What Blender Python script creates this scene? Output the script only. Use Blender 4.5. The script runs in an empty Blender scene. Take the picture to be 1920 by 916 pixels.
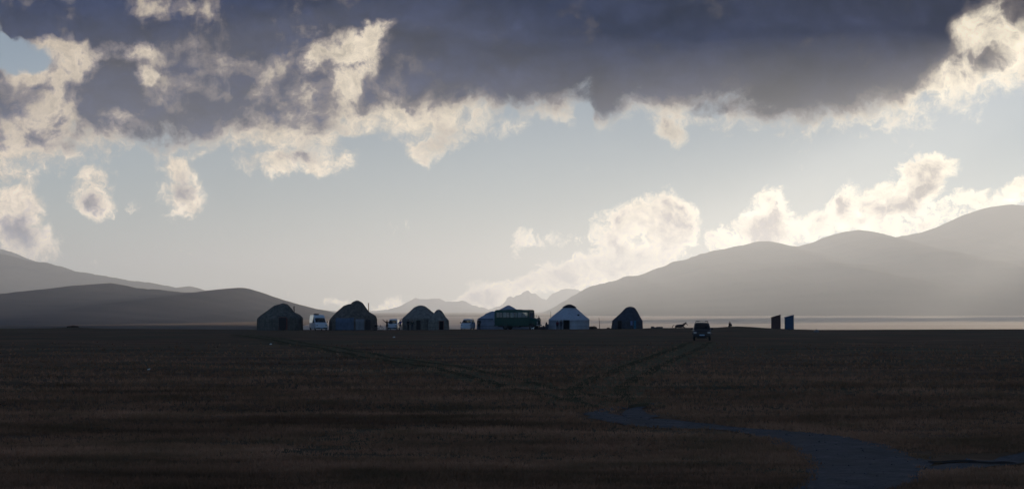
import bpy, bmesh, math, random
import numpy as np
from mathutils import Vector, Matrix
R = math.radians
S = bpy.context.scene
COL = S.collection
random.seed(7)

# ------------------------------------------------------------------ camera
F = 3733.0            # focal length in photo pixels (70 mm on 36 mm, 1920 px wide)
HY = 580.0            # photo row of the true horizon
EYE = 3.2             # camera height
cd = bpy.data.cameras.new('camera')
cd.lens = 70.0; cd.sensor_width = 36.0
cd.shift_y = (HY - 458.0) / 1920.0
cd.clip_start = 0.5; cd.clip_end = 90000.0
cam = bpy.data.objects.new('camera', cd); COL.objects.link(cam)
cam.location = (0, 0, EYE); cam.rotation_euler = (R(90), 0, 0)
S.camera = cam

# ------------------------------------------------------------------ sun, exposure
SUN_AZ, SUN_EL = 30.0, 14.0      # degrees right of the view axis, above the horizon
sd = bpy.data.lights.new('sun', 'SUN'); sd.energy = 4.9; sd.angle = R(0.6)
sd.color = (1.0, 0.80, 0.56)
sun = bpy.data.objects.new('sun', sd); COL.objects.link(sun)
sv = Vector((math.sin(R(SUN_AZ)) * math.cos(R(SUN_EL)), math.cos(R(SUN_AZ)) * math.cos(R(SUN_EL)), math.sin(R(SUN_EL))))
sun.rotation_euler = sv.to_track_quat('Z', 'Y').to_euler(); sun.location = (60, 60, 60)
vs = S.view_settings
vs.view_transform = 'Standard'; vs.look = 'None'; vs.gamma = 1.0; vs.use_curve_mapping = False
vs.exposure = 0.0
S.render.engine = 'CYCLES'
cy = S.cycles
cy.use_denoising = True
try: cy.denoiser = 'OPENIMAGEDENOISE'; cy.denoising_prefilter = 'ACCURATE'; cy.denoising_input_passes = 'RGB_ALBEDO_NORMAL'
except Exception: pass
cy.max_bounces = 8; cy.diffuse_bounces = 3; cy.glossy_bounces = 3; cy.transmission_bounces = 6; cy.volume_bounces = 2
cy.transparent_max_bounces = 8; cy.caustics_reflective = False; cy.caustics_refractive = False

# ------------------------------------------------------------------ world: sky and clouds
W = bpy.data.worlds.new('World'); S.world = W; W.use_nodes = True
nt = W.node_tree; N = nt.nodes; L = nt.links
for n in list(N): N.remove(n)
class G:
    """small node-graph builder for one node tree"""
    def __init__(s, t): s.t = t
    def put(s, sock, v):
        if v is None: return
        if isinstance(v, bpy.types.NodeSocket): s.t.links.new(v, sock)
        elif isinstance(v, (tuple, list)) and len(sock.default_value) == 4 and len(v) == 3: sock.default_value = (*v, 1)
        else: sock.default_value = v
    def node(s, kind, ins=None, **props):
        n = s.t.nodes.new(kind)
        for k, v in props.items(): setattr(n, k, v)
        for k, v in (ins or {}).items(): s.put(n.inputs[k], v)
        return n
    def m(s, op, a, b=None, c=None, clamp=False):
        n = s.node('ShaderNodeMath', operation=op, use_clamp=clamp)
        for i, v in enumerate((a, b, c)): s.put(n.inputs[i], v)
        return n.outputs[0]
    def v(s, op, a, b=None, c=None):
        n = s.node('ShaderNodeVectorMath', operation=op)
        for i, x in enumerate((a, b, c)):
            if x is not None: s.put(n.inputs[i], x)
        return n.outputs['Value'] if op in ('DOT_PRODUCT', 'LENGTH', 'DISTANCE') else n.outputs[0]
    def scale(s, a, k):
        n = s.node('ShaderNodeVectorMath', operation='SCALE'); s.put(n.inputs[0], a); s.put(n.inputs['Scale'], k); return n.outputs[0]
    def rng(s, x, a, b, c, d, kind='LINEAR'):
        n = s.node('ShaderNodeMapRange', interpolation_type=kind)
        for i, q in zip(('Value', 'From Min', 'From Max', 'To Min', 'To Max'), (x, a, b, c, d)): s.put(n.inputs[i], q)
        return n.outputs[0]
    def noise(s, p, scale, detail, rough=0.55, lac=2.0, dist=0.0):
        n = s.node('ShaderNodeTexNoise', {'Vector': p, 'Scale': scale, 'Detail': detail, 'Roughness': rough, 'Lacunarity': lac, 'Distortion': dist})
        return n
    def mix(s, f, a, b, blend='MIX'):
        n = s.node('ShaderNodeMix', data_type='RGBA', blend_type=blend)
        s.put(n.inputs[0], f); s.put(n.inputs[6], a); s.put(n.inputs[7], b); return n.outputs[2]
    def ramp(s, x, pts, interp='LINEAR'):
        n = s.node('ShaderNodeValToRGB'); s.put(n.inputs[0], x); r = n.color_ramp; r.interpolation = interp
        while len(r.elements) < len(pts): r.elements.new(0.5)
        for e, (p, c) in zip(r.elements, pts): e.position = p; e.color = (*c, 1)
        return n.outputs[0]
    def curve(s, x, pts):
        n = s.node('ShaderNodeFloatCurve'); c = n.mapping.curves[0]; n.mapping.use_clip = False
        while len(c.points) < len(pts): c.points.new(0.5, 0.5)
        for q, p in zip(c.points, pts): q.location = p; q.handle_type = 'AUTO_CLAMPED'
        n.mapping.update(); s.put(n.inputs['Value'], x); return n.outputs[0]
    def xyz(s, x, y, z=0.0):
        n = s.node('ShaderNodeCombineXYZ'); s.put(n.inputs[0], x); s.put(n.inputs[1], y); s.put(n.inputs[2], z); return n.outputs[0]

def sky_uv(px, py):
    """photo pixel -> (azimuth, elevation) of that sky direction, in hundredths of F"""
    az = math.atan2(px - 960, F); el = math.atan2(HY - py, math.hypot(F, px - 960))
    return az * F / 100, el * F / 100

g = G(nt)
tc = g.node('ShaderNodeTexCoord').outputs['Generated']
sp = g.node('ShaderNodeSeparateXYZ', {0: tc}).outputs
AZ = g.m('MULTIPLY', g.m('ARCTAN2', sp[0], sp[1]), F / 100)
EL = g.m('MULTIPLY', g.m('ARCSINE', sp[2]), F / 100)
P0 = g.xyz(AZ, EL)
# domain warp: wisps at two sizes
w1 = g.v('SUBTRACT', g.noise(P0, 0.55, 2).outputs['Color'], (0.5, 0.5, 0.5))
w2 = g.v('SUBTRACT', g.noise(P0, 2.3, 4, 0.6).outputs['Color'], (0.5, 0.5, 0.5))
P1 = g.v('MULTIPLY_ADD', w1, (0.75, 0.6, 0.0), P0)
PW = g.v('MULTIPLY_ADD', w2, (0.42, 0.42, 0.0), P1)
#CLOUDS#
def blobs(p, lst, acc=None):
    """sum of soft elliptical lobes (photo px, py, radii in px, tilt in degrees, weight)"""
    for (px, py, rx, ry, tilt, wt) in lst:
        u, e = sky_uv(px, py)
        # the running sum rides along in the flattened third axis, so the lobes are worked out one after another
        loc = (u, e, 0) if acc is None else g.xyz(u, e, acc)
        mp = g.node('ShaderNodeMapping', {'Vector': p, 'Location': loc, 'Rotation': (0, 0, R(tilt)),
                                          'Scale': (rx / 100, ry / 100, 1e6)}, vector_type='TEXTURE').outputs[0]
        f = g.m('SUBTRACT', 1.0, g.v('DOT_PRODUCT', mp, mp), clamp=True)
        acc = g.m('MULTIPLY_ADD', f, wt, 0.0 if acc is None else acc)
    return acc
def edge(pts):
    """height of an edge over azimuth, as a float curve; result in hundredths of F"""
    lo, hi = -16.0, 20.0
    q = [sky_uv(x, y) for x, y in pts]
    q = [((u - lo) / (hi - lo), e / 10) for u, e in q]
    q = [(0.0, q[0][1])] + q + [(1.0, q[-1][1])]
    return g.m('MULTIPLY', g.curve(g.rng(AZW, lo, hi, 0, 1), q), 10.0)
AZW, ELW = (lambda o: (o[0], o[1]))(g.node('ShaderNodeSeparateXYZ', {0: PW}).outputs)

E_cover = edge([(0,315),(100,310),(180,300),(240,285),(300,292),(400,285),(460,290),(520,300),(600,290),(660,285),(700,262),(760,268),(820,270),
    (880,250),(950,230),(1010,228),(1060,222),(1092,196),(1130,238),(1165,225),(1200,200),(1260,222),(1300,215),(1350,222),(1400,240),(1450,252),(1500,262),
    (1560,252),(1620,242),(1680,236),(1740,206),(1800,194),(1850,190),(1900,176),(1960,160)])
E_dark = edge([(0,255),(60,272),(120,285),(200,272),(280,280),(330,268),(400,258),(480,240),(560,232),(640,248),(700,225),(760,212),(830,200),
    (900,196),(960,205),(1020,188),(1080,182),(1120,214),(1150,214),(1180,190),(1250,182),(1300,184),(1350,192),(1400,210),(1450,226),(1500,226),(1550,218),
    (1600,205),(1650,192),(1690,172),(1710,146),(1740,118),(1770,84),(1800,46),(1840,5),(1880,-25),(1960,-60)])

fb = g.noise(P1, 1.15, 10, 0.60).outputs[0]          # billows of about 90 px
fc = g.noise(g.v('ADD', PW, (7.3, 2.1, 0)), 3.4, 8, 0.66).outputs[0]   # small curls
nb = g.m('SUBTRACT', fb, 0.5)
nc = g.m('SUBTRACT', fc, 0.5)
nn = g.m('MULTIPLY_ADD', nc, 0.60, nb)
fd = g.noise(g.v('MULTIPLY_ADD', w2, (0.5, 0.5, 0.0), g.v('ADD', PW, (1.7, 5.3, 0))), 7.5, 6, 0.62).outputs[0]   # the fine curds of the far cumulus
nd = g.m('SUBTRACT', fd, 0.5)
low = g.rng(EL, 3.6, 1.6, 0.30, 1.0)
nd = g.m('MULTIPLY', nd, low)

deck = g.rng(g.m('DIVIDE', g.m('SUBTRACT', ELW, E_cover), 0.42), -1.5, 2.3, -1.5, 2.3)
white = [  # pieces below the deck
    (20,345,95,85,0,1.5),(35,420,75,75,0,1.6),(60,465,75,40,-15,1.3),(110,455,40,35,0,.7),
    (172,350,52,62,0,1.5),(180,392,42,24,0,1.1),(255,380,26,18,0,.8),(205,380,20,20,0,.6),
    (345,350,62,72,10,1.7),(330,300,45,30,0,1.0),(360,385,36,26,0,1.0),
    (490,308,74,36,-8,1.5),(560,300,60,36,0,1.2),(632,310,62,30,14,1.4),(520,330,30,18,0,.6),(600,325,30,14,0,.6),
    (785,290,48,38,10,1.5),(842,266,50,34,15,1.2),(790,318,14,20,0,.6),(760,260,40,26,0,.8),(905,246,50,24,0,.9),
    (1260,242,58,34,-20,1.7),(1148,238,28,16,20,1.0),(1065,220,50,20,-25,.8),(1490,260,28,18,0,.7),
    # cumulus behind the far peaks
    (1242,405,84,64,8,2.0),(1272,420,50,60,-20,1.2),(1160,418,72,40,15,1.6),(1210,470,110,55,12,1.7),(1120,490,76,46,0,1.4),
    (1050,505,76,40,10,1.5),(1052,447,52,20,5,1.2),(985,447,40,24,10,1.3),(962,472,16,26,0,.8),(935,545,78,36,12,1.7),
    (1010,535,86,36,12,1.5),(1090,520,96,48,12,1.5),(895,565,74,24,10,1.3),(1190,500,110,40,10,1.0),
    # clouds spilling over the right-hand mountain
    (1440,400,50,62,-20,1.7),(1400,440,96,42,12,1.7),(1500,430,86,40,0,1.5),(1570,412,80,42,15,1.4),(1620,388,74,56,25,1.5),
    (1690,362,84,50,28,1.6),(1735,330,76,44,30,1.6),(1772,308,34,32,30,1.0),(1660,430,110,40,5,1.5),(1770,392,86,52,0,1.3),
    (1812,366,40,30,0,1.0),(1885,372,70,34,12,1.7),(1935,350,60,30,10,1.4),(1345,462,50,30,20,1.0),
    (1492,315,9,26,-12,.8),(1326,372,14,20,-25,.7),(742,570,60,22,6,1.3),(625,572,46,14,4,1.0),(700,578,40,12,0,.8),(182,487,14,14,0,.8),
    ]
holes = [(8,92,84,40,-10,-4.2),(88,112,44,28,20,-1.9),(-30,75,50,50,0,-2.6),(668,266,40,18,5,-1.4),(1094,216,26,30,0,-1.2),(400,300,30,16,0,-.8),(255,300,45,20,0,-.8)]
cov = blobs(PW, white, None)
deck = g.m('SUBTRACT', deck, g.rng(EL, 12, 22, 0, 3.4, 'SMOOTHSTEP'))         # the bank is a belt: open sky overhead
deck = g.m('SUBTRACT', deck, g.rng(g.m('ABSOLUTE', AZ), 26, 40, 0, 3.4, 'SMOOTHSTEP'))   # and behind us
cov = g.m('MAXIMUM', deck, g.m('MULTIPLY_ADD', cov, 1.28, -1.15))
cov = blobs(PW, holes, cov)
dens = g.m('MULTIPLY_ADD', nd, 2.6, g.m('MULTIPLY_ADD', nn, 4.2, cov))
alpha = g.rng(dens, -0.45, 1.25, 0.0, 1.0, 'SMOOTHSTEP')

# how much cloud stands between us and the light: thin cloud glows, thick cloud is slate
depth = g.rng(g.m('DIVIDE', g.m('SUBTRACT', ELW, E_dark), 0.40), -0.9, 1.0, 0.0, 1.0, 'SMOOTHSTEP')
gaps = [(715,42,44,30,20,-.75),(695,80,62,50,40,-.75),(668,125,48,70,-25,-.7),(640,165,40,34,20,-.6),(620,105,60,50,0,-.25),(740,190,80,46,0,-.35),(690,215,90,40,0,-.35),
    (575,118,22,24,0,-.65),(575,165,34,34,0,-.3),(330,22,140,36,0,-.35),(470,40,110,50,0,-.2),(250,90,46,22,-5,-.6),(268,142,26,24,0,-.75),(150,110,60,46,-30,-.75),(92,80,36,24,0,-.7),
    (60,134,62,18,0,-.6),(108,152,26,26,0,-.55),(95,205,76,46,10,-.45),(50,245,90,40,0,-.5),(225,222,46,40,30,-.5),(150,250,60,30,0,-.2),
    (880,215,90,30,0,-.2),(790,215,70,30,0,-.2),(500,190,120,40,0,-.15),(1790,100,60,80,-20,-.25),(1880,60,70,60,0,-.3)]
thick = [(345,340,34,50,15,.8),(20,428,58,40,0,.5),(170,375,34,30,0,.4),(560,305,60,18,0,.25),(1868,112,48,18,28,.6),(1702,155,26,20,0,.45),(1330,198,46,16,0,.55),(1920,20,40,50,0,.5),(1775,75,30,60,25,.3),
    (1430,425,60,26,0,.22),(1690,395,50,20,10,.25),(1740,350,40,14,30,.25),(1235,430,60,40,0,.08),(1120,180,40,40,0,.3),(450,75,140,50,0,.25),(120,30,150,40,0,.25),(340,160,90,70,20,.15),
    (165,178,62,56,-30,.5),(218,150,58,44,0,.45),(292,240,90,56,-8,.55),(345,205,60,40,0,.3),(452,152,26,24,20,.45),(430,40,150,66,0,.45),(560,20,130,50,0,.45),(470,70,80,36,0,.3),
    (55,45,84,44,0,.55),(245,52,120,28,0,.4),(495,200,84,54,0,.4),(565,238,70,26,0,.4),(694,190,44,26,0,.45),(40,185,60,54,0,.25),(130,250,110,34,0,.3),(700,10,90,40,0,.4),(20,10,120,30,0,.4),(680,205,30,18,0,.3),(862,190,24,12,20,.3)]
lit = blobs(PW, gaps, None)                            # where light breaks through, torn by the billows
lit = g.m('MULTIPLY', lit, g.rng(nn, -0.25, 0.25, 1.8, 0.5))
dk = blobs(PW, thick, g.m('ADD', depth, lit))
broad = g.m('SUBTRACT', g.noise(g.v('ADD', P1, (3.7, 8.2, 0)), 0.85, 5, 0.55).outputs[0], 0.5)
left = g.rng(AZ, -1.0, -3.6, 0.0, 1.0, 'SMOOTHSTEP')       # the bank is broken and lets light through on this side
dk = g.m('MULTIPLY_ADD', left, -0.54, dk)
dk = g.m('MULTIPLY_ADD', g.m('MULTIPLY', broad, g.m('MULTIPLY_ADD', left, 1.3, 0.65)), 1.0, dk)
rough = g.m('MULTIPLY_ADD', left, 0.60, 0.26)
dk = g.m('MULTIPLY_ADD', g.m('MULTIPLY', nn, rough), 2.2, dk)
body = g.rng(dens, 0.35, 2.2, 0.0, 0.34)               # the middle of a bright cloud is a little greyer than its rim
dk = g.m('ADD', dk, g.m('MULTIPLY', body, g.m('MULTIPLY_ADD', nn, 4.0, 0.9)))
side = g.rng(AZ, -10.0, 10.0, 0.0, 1.0)               # towards the sun the rims burn brighter
rim = g.mix(side, (0.80, 0.665, 0.51), (1.36, 1.20, 0.92))
mid = g.mix(side, (0.275, 0.238, 0.248), (0.23, 0.19, 0.17))
slate = g.mix(g.rng(AZ, -2.0, 9.0, 0.0, 1.0), (0.034, 0.046, 0.105), (0.030, 0.031, 0.056))
f1 = g.rng(dk, -0.05, 0.55, 0.0, 1.0); f2 = g.rng(dk, 0.42, 1.12, 0.0, 1.0, 'SMOOTHSTEP')
folds = g.noise(g.v('MULTIPLY_ADD', w1, (0.9, 0.7, 0), g.v('MULTIPLY', P0, (0.55, 1.0, 0))), 0.9, 7, 0.62).outputs[0]   # ragged folds on the underside
slate = g.scale(slate, g.rng(folds, 0.33, 0.67, 0.30, 1.38))
ccol = g.mix(f2, g.mix(f1, rim, mid), slate)
# the low banks stand far off in full sun
far = g.rng(EL, 3.0, 0.3, 1.05, 2.9)
ccol = g.scale(ccol, g.m('MULTIPLY', far, g.rng(g.m('MULTIPLY_ADD', nd, 1.5, g.m('ADD', nn, nc)), -0.45, 0.45, 0.55, 1.35)))

sky = g.node('ShaderNodeTexSky', sky_type='NISHITA', sun_disc=False, sun_elevation=R(SUN_EL), sun_rotation=R(SUN_AZ),
             altitude=3000.0, air_density=1.0, dust_density=0.3, ozone_density=1.0).outputs[0]
hs = g.node('ShaderNodeHueSaturation', {'Saturation': g.rng(g.m('ABSOLUTE', AZ), 6, 30, 0.58, 1.15), 'Value': g.m('MULTIPLY', g.rng(g.m('ABSOLUTE', AZ), 5, 34, 0.88, 1.72), g.rng(AZ, 0, 12, 1.0, 0.78)), 'Color': sky}); sky = hs.outputs[0]
STR = 0.072
out = g.mix(alpha, sky, g.scale(ccol, 1.0 / STR))
bg = g.node('ShaderNodeBackground', {'Color': out, 'Strength': STR}).outputs[0]
g.node('ShaderNodeOutputWorld', {'Surface': bg})
W.cycles.sampling_method = 'MANUAL'; W.cycles.sample_map_resolution = 1024
# ------------------------------------------------------------------ helpers
def tag(o, label=None, cat=None, group=None, kind=None):
    for k, v in (('label', label), ('category', cat), ('group', group), ('kind', kind)):
        if v: o[k] = v
    return o
def mat(name, build=None, color=(0.5, 0.5, 0.5), rough=0.7, spec=0.3, metal=0.0, var=0.12, scale=6.0, bump=0.0, coat=0.0):
    m = bpy.data.materials.new(name); m.use_nodes = True
    t = m.node_tree; b = t.nodes['Principled BSDF']; gg = G(t)
    b.inputs['Roughness'].default_value = rough; b.inputs['Specular IOR Level'].default_value = spec
    b.inputs['Metallic'].default_value = metal; b.inputs['Coat Weight'].default_value = coat
    if build: build(gg, b)
    else:
        p = gg.node('ShaderNodeTexCoord').outputs['Object']
        n = gg.noise(p, scale, 5, 0.6).outputs[0]
        lo = tuple(c * (1 - var) for c in color); hi = tuple(min(1, c * (1 + var)) for c in color)
        gg.put(b.inputs['Base Color'], gg.mix(gg.rng(n, 0.3, 0.7, 0, 1), lo, hi))
        if bump:
            bn = gg.node('ShaderNodeBump', {'Height': n, 'Strength': bump, 'Distance': 0.05}); gg.put(b.inputs['Normal'], bn.outputs[0])
    return m
def link(name, me, m=None, parent=None, smooth=False):
    o = bpy.data.objects.new(name, me); COL.objects.link(o)
    if m is not None: me.materials.append(m)
    if parent is not None: o.parent = parent
    if smooth and len(me.polygons): me.polygons.foreach_set('use_smooth', [True] * len(me.polygons))
    return o
def grid_mesh(name, V, nu, nv, m, wrap=False, smooth=True):
    """V: (nu*nv,3) array, row-major; quads between neighbours"""
    i = np.arange(nu - 1)[:, None]; ju = nv if wrap else nv - 1
    j = np.arange(ju)[None, :]; j2 = (j + 1) % nv
    q = np.stack(np.broadcast_arrays(i * nv + j, i * nv + j2, (i + 1) * nv + j2, (i + 1) * nv + j), -1).reshape(-1, 4)
    me = bpy.data.meshes.new(name); me.vertices.add(len(V)); me.vertices.foreach_set('co', np.asarray(V, dtype=np.float32).ravel())
    me.loops.add(q.size); me.loops.foreach_set('vertex_index', q.astype(np.int32).ravel())
    me.polygons.add(len(q)); me.polygons.foreach_set('loop_start', np.arange(0, q.size, 4, dtype=np.int32))
    me.update(calc_edges=True); me.validate()
    return link(name, me, m, smooth=smooth)

# value noise in numpy
_T = np.random.default_rng(3).random((256, 256))
def vnoise(x, y):
    xi = np.floor(x).astype(int); yi = np.floor(y).astype(int); fx = x - xi; fy = y - yi
    fx = fx * fx * (3 - 2 * fx); fy = fy * fy * (3 - 2 * fy)
    a = _T[xi & 255, yi & 255]; b = _T[(xi + 1) & 255, yi & 255]; c = _T[xi & 255, (yi + 1) & 255]; d = _T[(xi + 1) & 255, (yi + 1) & 255]
    return (a * (1 - fx) + b * fx) * (1 - fy) + (c * (1 - fx) + d * fx) * fy - 0.5
def fbm(x, y, n=4, gain=0.5):
    s = 0.0; a = 1.0
    for k in range(n):
        s = s + a * vnoise(x * 2 ** k + 17.3 * k, y * 2 ** k + 5.1 * k); a *= gain
    return s
def sstep(x, a, b):
    t = np.clip((x - a) / (b - a), 0, 1); return t * t * (3 - 2 * t)

# ------------------------------------------------------------------ the plateau the camp stands on, falling to the plain beyond
RIDGE = np.array([(-400,616),(0,614.5),(90,614.2),(118,613.0),(137,612.2),(158,613.6),(200,615),(480,617.6),(720,618),(860,616.8),(1000,616),(1150,615.6),(1220,614.8),(1300,613.8),
                  (1345,613.6),(1360,612.4),(1380,611.2),(1405,612.2),(1440,614.6),(1490,616.6),(1530,617.6),(1600,617.4),(1700,616.8),(1920,615.6),(2300,616)], dtype=float)
PLAIN = -15.0
def terrain(X, Y):
    X = np.asarray(X, dtype=float); Y = np.asarray(Y, dtype=float)
    D = np.hypot(X, Y); Yc = np.where(Y > 1, Y, 1.0)
    px = np.clip(960 + F * X / Yc, -400, 2300); px = np.where(Y > 1, px, 960)
    crest = EYE - (np.interp(px, RIDGE[:, 0], RIDGE[:, 1]) - HY) * 345.0 / F
    z = crest * sstep(D, 240, 334) * (Y > 1)
    z = z + 0.055 * fbm(X / 9.0, Y / 9.0, 3) * 2 * (1 - sstep(D, 250, 320)) + 0.02 * fbm(X / 1.6, Y / 1.6, 2) * (1 - sstep(D, 120, 300))
    # hollows and low swells crossing the field
    for (cx, cyy, rx, ry, h) in ((-9, 101, 5, 3.0, -0.16), (27, 97, 7, 2.5, -0.14), (-14, 64, 22, 2.2, -0.10), (-7, 48.5, 14, 1.6, -0.08), (14, 51, 8, 1.5, -0.06), (12.3, 43.5, 3.0, .9, -0.13), (-12, 83, 12, 3, -0.08)):
        z = z + h * np.exp(-((X - cx) / rx) ** 2 - ((Y - cyy) / ry) ** 2)
    z = z - 0.034 * np.maximum(D - 349, 0)
    k = np.minimum(z, 6); over = k - PLAIN                      # run out softly on to the plain
    z = np.where(D > 349, PLAIN + np.where(over > 4, over, 4 * np.exp(np.minimum(over, 4) / 4 - 1)), z)
    return z
def gz(x, y): return float(terrain(np.array([x]), np.array([y]))[0])
def gpos(px, py):
    """the point of flat ground seen at a photo pixel"""
    d = EYE * F / (py - HY)
    for _ in range(6): d = (EYE - gz((px - 960) / F * d, d)) * F / (py - HY)
    return (px - 960) / F * d, d
def at(px, d): return (px - 960) / F * d, d

def ground_mat(gg, b):
    pos = gg.node('ShaderNodeNewGeometry').outputs['Position']
    big = gg.noise(pos, 0.035, 4, 0.6).outputs[0]; med = gg.noise(gg.v('ADD', pos, (31, 7, 0)), 0.16, 5, 0.62).outputs[0]; fine = gg.noise(pos, 2.2, 6, 0.7).outputs[0]
    base = gg.ramp(gg.rng(med, 0.3, 0.7, 0, 1), [(0.0, (0.072, 0.041, 0.022)), (0.45, (0.138, 0.067, 0.036)), (1.0, (0.205, 0.095, 0.053))])
    green = gg.mix(gg.rng(big, 0.42, 0.62, 0, 1), base, gg.mix(0.6, base, (0.058, 0.058, 0.030)))
    bands = gg.noise(gg.v('MULTIPLY', pos, (0.055, 0.15, 0.0)), 1.0, 6, 0.68).outputs[0]
    green = gg.scale(green, gg.rng(bands, 0.32, 0.68, 0.55, 1.45))
    col = gg.mix(gg.rng(fine, 0.3, 0.75, 0.0, 0.55), green, (0.045, 0.032, 0.020))
    gg.put(b.inputs['Base Color'], col)
    bn = gg.node('ShaderNodeBump', {'Height': fine, 'Strength': 0.5, 'Distance': 0.06}); gg.put(b.inputs['Normal'], bn.outputs[0])
    b.inputs['Roughness'].default_value = 0.95; b.inputs['Specular IOR Level'].default_value = 0.05
M_ground = mat('steppe_grass', ground_mat)
ths = np.concatenate([np.linspace(-180, -30, 40, endpoint=False), np.linspace(-30, -17, 30, endpoint=False), np.linspace(-17, 17, 520, endpoint=False), np.linspace(17, 30, 30, endpoint=False), np.linspace(30, 180, 40, endpoint=False)])
rs = np.concatenate([[0.05, 2, 5, 10, 18], np.geomspace(26, 130, 260, endpoint=False), np.geomspace(130, 420, 180, endpoint=False), np.geomspace(420, 26000, 90)])
RR, TT = np.meshgrid(rs, np.radians(ths), indexing='ij')
X = RR * np.sin(TT); Y = RR * np.cos(TT); Z = terrain(X, Y)
ground = grid_mesh('ground', np.stack([X.ravel(), Y.ravel(), Z.ravel()], 1), len(rs), len(ths), M_ground, wrap=True)
tag(ground, kind='structure', label='dark brown steppe grassland running out to the plain', cat='ground')

# ------------------------------------------------------------------ hills and mountains
def hill_mat(lo, hi, s):
    def f(gg, b):
        pos = gg.node('ShaderNodeNewGeometry').outputs['Position']
        n = gg.noise(pos, s, 8, 0.62).outputs[0]
        gg.put(b.inputs['Base Color'], gg.mix(gg.rng(n, 0.32, 0.68, 0, 1), lo, hi))
        b.inputs['Roughness'].default_value = 1.0; b.inputs['Specular IOR Level'].default_value = 0.0
    return f
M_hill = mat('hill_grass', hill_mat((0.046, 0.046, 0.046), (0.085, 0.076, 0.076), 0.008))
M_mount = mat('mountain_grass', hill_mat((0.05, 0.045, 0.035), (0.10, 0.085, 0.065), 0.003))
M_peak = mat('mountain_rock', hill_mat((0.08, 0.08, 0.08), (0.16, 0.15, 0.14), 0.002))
def ridge(name, prof, dist, depth_front, depth_back, m, label, cat, rugged=0.0, fine=0.0, gully=0.12, seed=0, ncol=260, base=PLAIN - 4, slant=0.0):
    """a range whose crest has the photographed skyline; its slopes run down to the plain before and behind"""
    prof = np.array(prof, dtype=float)
    cols = np.linspace(prof[0, 0], prof[-1, 0], ncol)
    # smooth skyline
    k = np.interp(cols, prof[:, 0], prof[:, 1]); w = np.hanning(max(3, ncol // 60) | 1); w /= w.sum()
    kp = np.pad(k, len(w) // 2, mode='edge'); k = np.convolve(kp, w, 'valid')
    t = (cols - cols[0]) / (cols[-1] - cols[0])
    D = dist * (1 + slant * (t - 0.5))
    k = k + rugged * fbm(cols / 46.0 + seed, cols * 0 + seed, 5, 0.55) * 2 + fine * fbm(cols / 9.0 + seed, cols * 0 + 9, 3) * 2
    H = EYE + (HY - k) * D / F
    ss = np.concatenate([np.linspace(-1, 0, 40), np.linspace(0, 1, 20)[1:]])
    SS, CC = np.meshgrid(ss, cols, indexing='ij'); HH = np.broadcast_to(H, SS.shape); DD = np.broadcast_to(D, SS.shape)
    a = np.abs(SS); fall = np.where(SS < 0, 1 - a ** 1.15, 1 - a ** 1.3)
    Y = DD + np.where(SS < 0, SS * depth_front, SS * depth_back)
    Xr = (CC - 960) / F * DD
    Z = base + (HH - base) * fall
    nse = fbm(Xr / (depth_front * 0.22) + seed * 3.1, Y / (depth_front * 0.5) + seed, 5, 0.55)
    nse = -np.abs(nse) * 2 * a * (1 - a) * 2.2
    Z = Z + gully * (HH - base) * nse
    o = grid_mesh(name, np.stack([Xr.ravel(), Y.ravel(), Z.ravel()], 1), len(ss), ncol, m)
    return tag(o, label, cat, kind='structure')
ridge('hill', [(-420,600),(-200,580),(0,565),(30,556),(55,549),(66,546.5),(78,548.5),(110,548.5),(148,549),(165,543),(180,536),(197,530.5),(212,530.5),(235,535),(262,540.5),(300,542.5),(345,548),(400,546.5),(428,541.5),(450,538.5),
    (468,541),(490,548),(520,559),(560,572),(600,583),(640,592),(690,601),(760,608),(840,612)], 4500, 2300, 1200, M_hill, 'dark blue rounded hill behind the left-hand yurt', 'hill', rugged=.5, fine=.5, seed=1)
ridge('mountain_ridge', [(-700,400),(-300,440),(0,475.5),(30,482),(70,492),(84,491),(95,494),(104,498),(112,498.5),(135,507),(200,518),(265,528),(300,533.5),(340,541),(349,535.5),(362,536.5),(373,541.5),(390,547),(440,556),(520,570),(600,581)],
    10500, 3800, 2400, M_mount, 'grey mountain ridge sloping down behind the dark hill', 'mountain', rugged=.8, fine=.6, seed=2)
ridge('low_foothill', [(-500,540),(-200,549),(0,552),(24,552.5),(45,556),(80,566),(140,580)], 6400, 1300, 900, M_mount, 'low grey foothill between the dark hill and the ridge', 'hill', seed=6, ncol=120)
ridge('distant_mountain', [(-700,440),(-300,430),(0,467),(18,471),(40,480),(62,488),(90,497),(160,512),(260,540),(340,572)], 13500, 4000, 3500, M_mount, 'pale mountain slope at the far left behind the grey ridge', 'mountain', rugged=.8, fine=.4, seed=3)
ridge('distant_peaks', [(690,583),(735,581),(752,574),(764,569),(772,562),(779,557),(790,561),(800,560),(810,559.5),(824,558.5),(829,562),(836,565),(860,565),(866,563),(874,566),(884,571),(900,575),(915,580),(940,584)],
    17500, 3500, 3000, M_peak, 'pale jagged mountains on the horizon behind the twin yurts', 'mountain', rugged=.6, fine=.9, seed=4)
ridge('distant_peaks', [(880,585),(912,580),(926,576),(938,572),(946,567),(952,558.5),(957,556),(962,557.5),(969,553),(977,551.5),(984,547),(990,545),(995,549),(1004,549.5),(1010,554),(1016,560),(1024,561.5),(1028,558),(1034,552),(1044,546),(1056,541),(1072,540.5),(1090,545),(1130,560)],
    18800, 3500, 3000, M_peak, 'palest jagged mountains on the horizon behind the green bus', 'mountain', rugged=.6, fine=1.1, seed=5)
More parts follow.
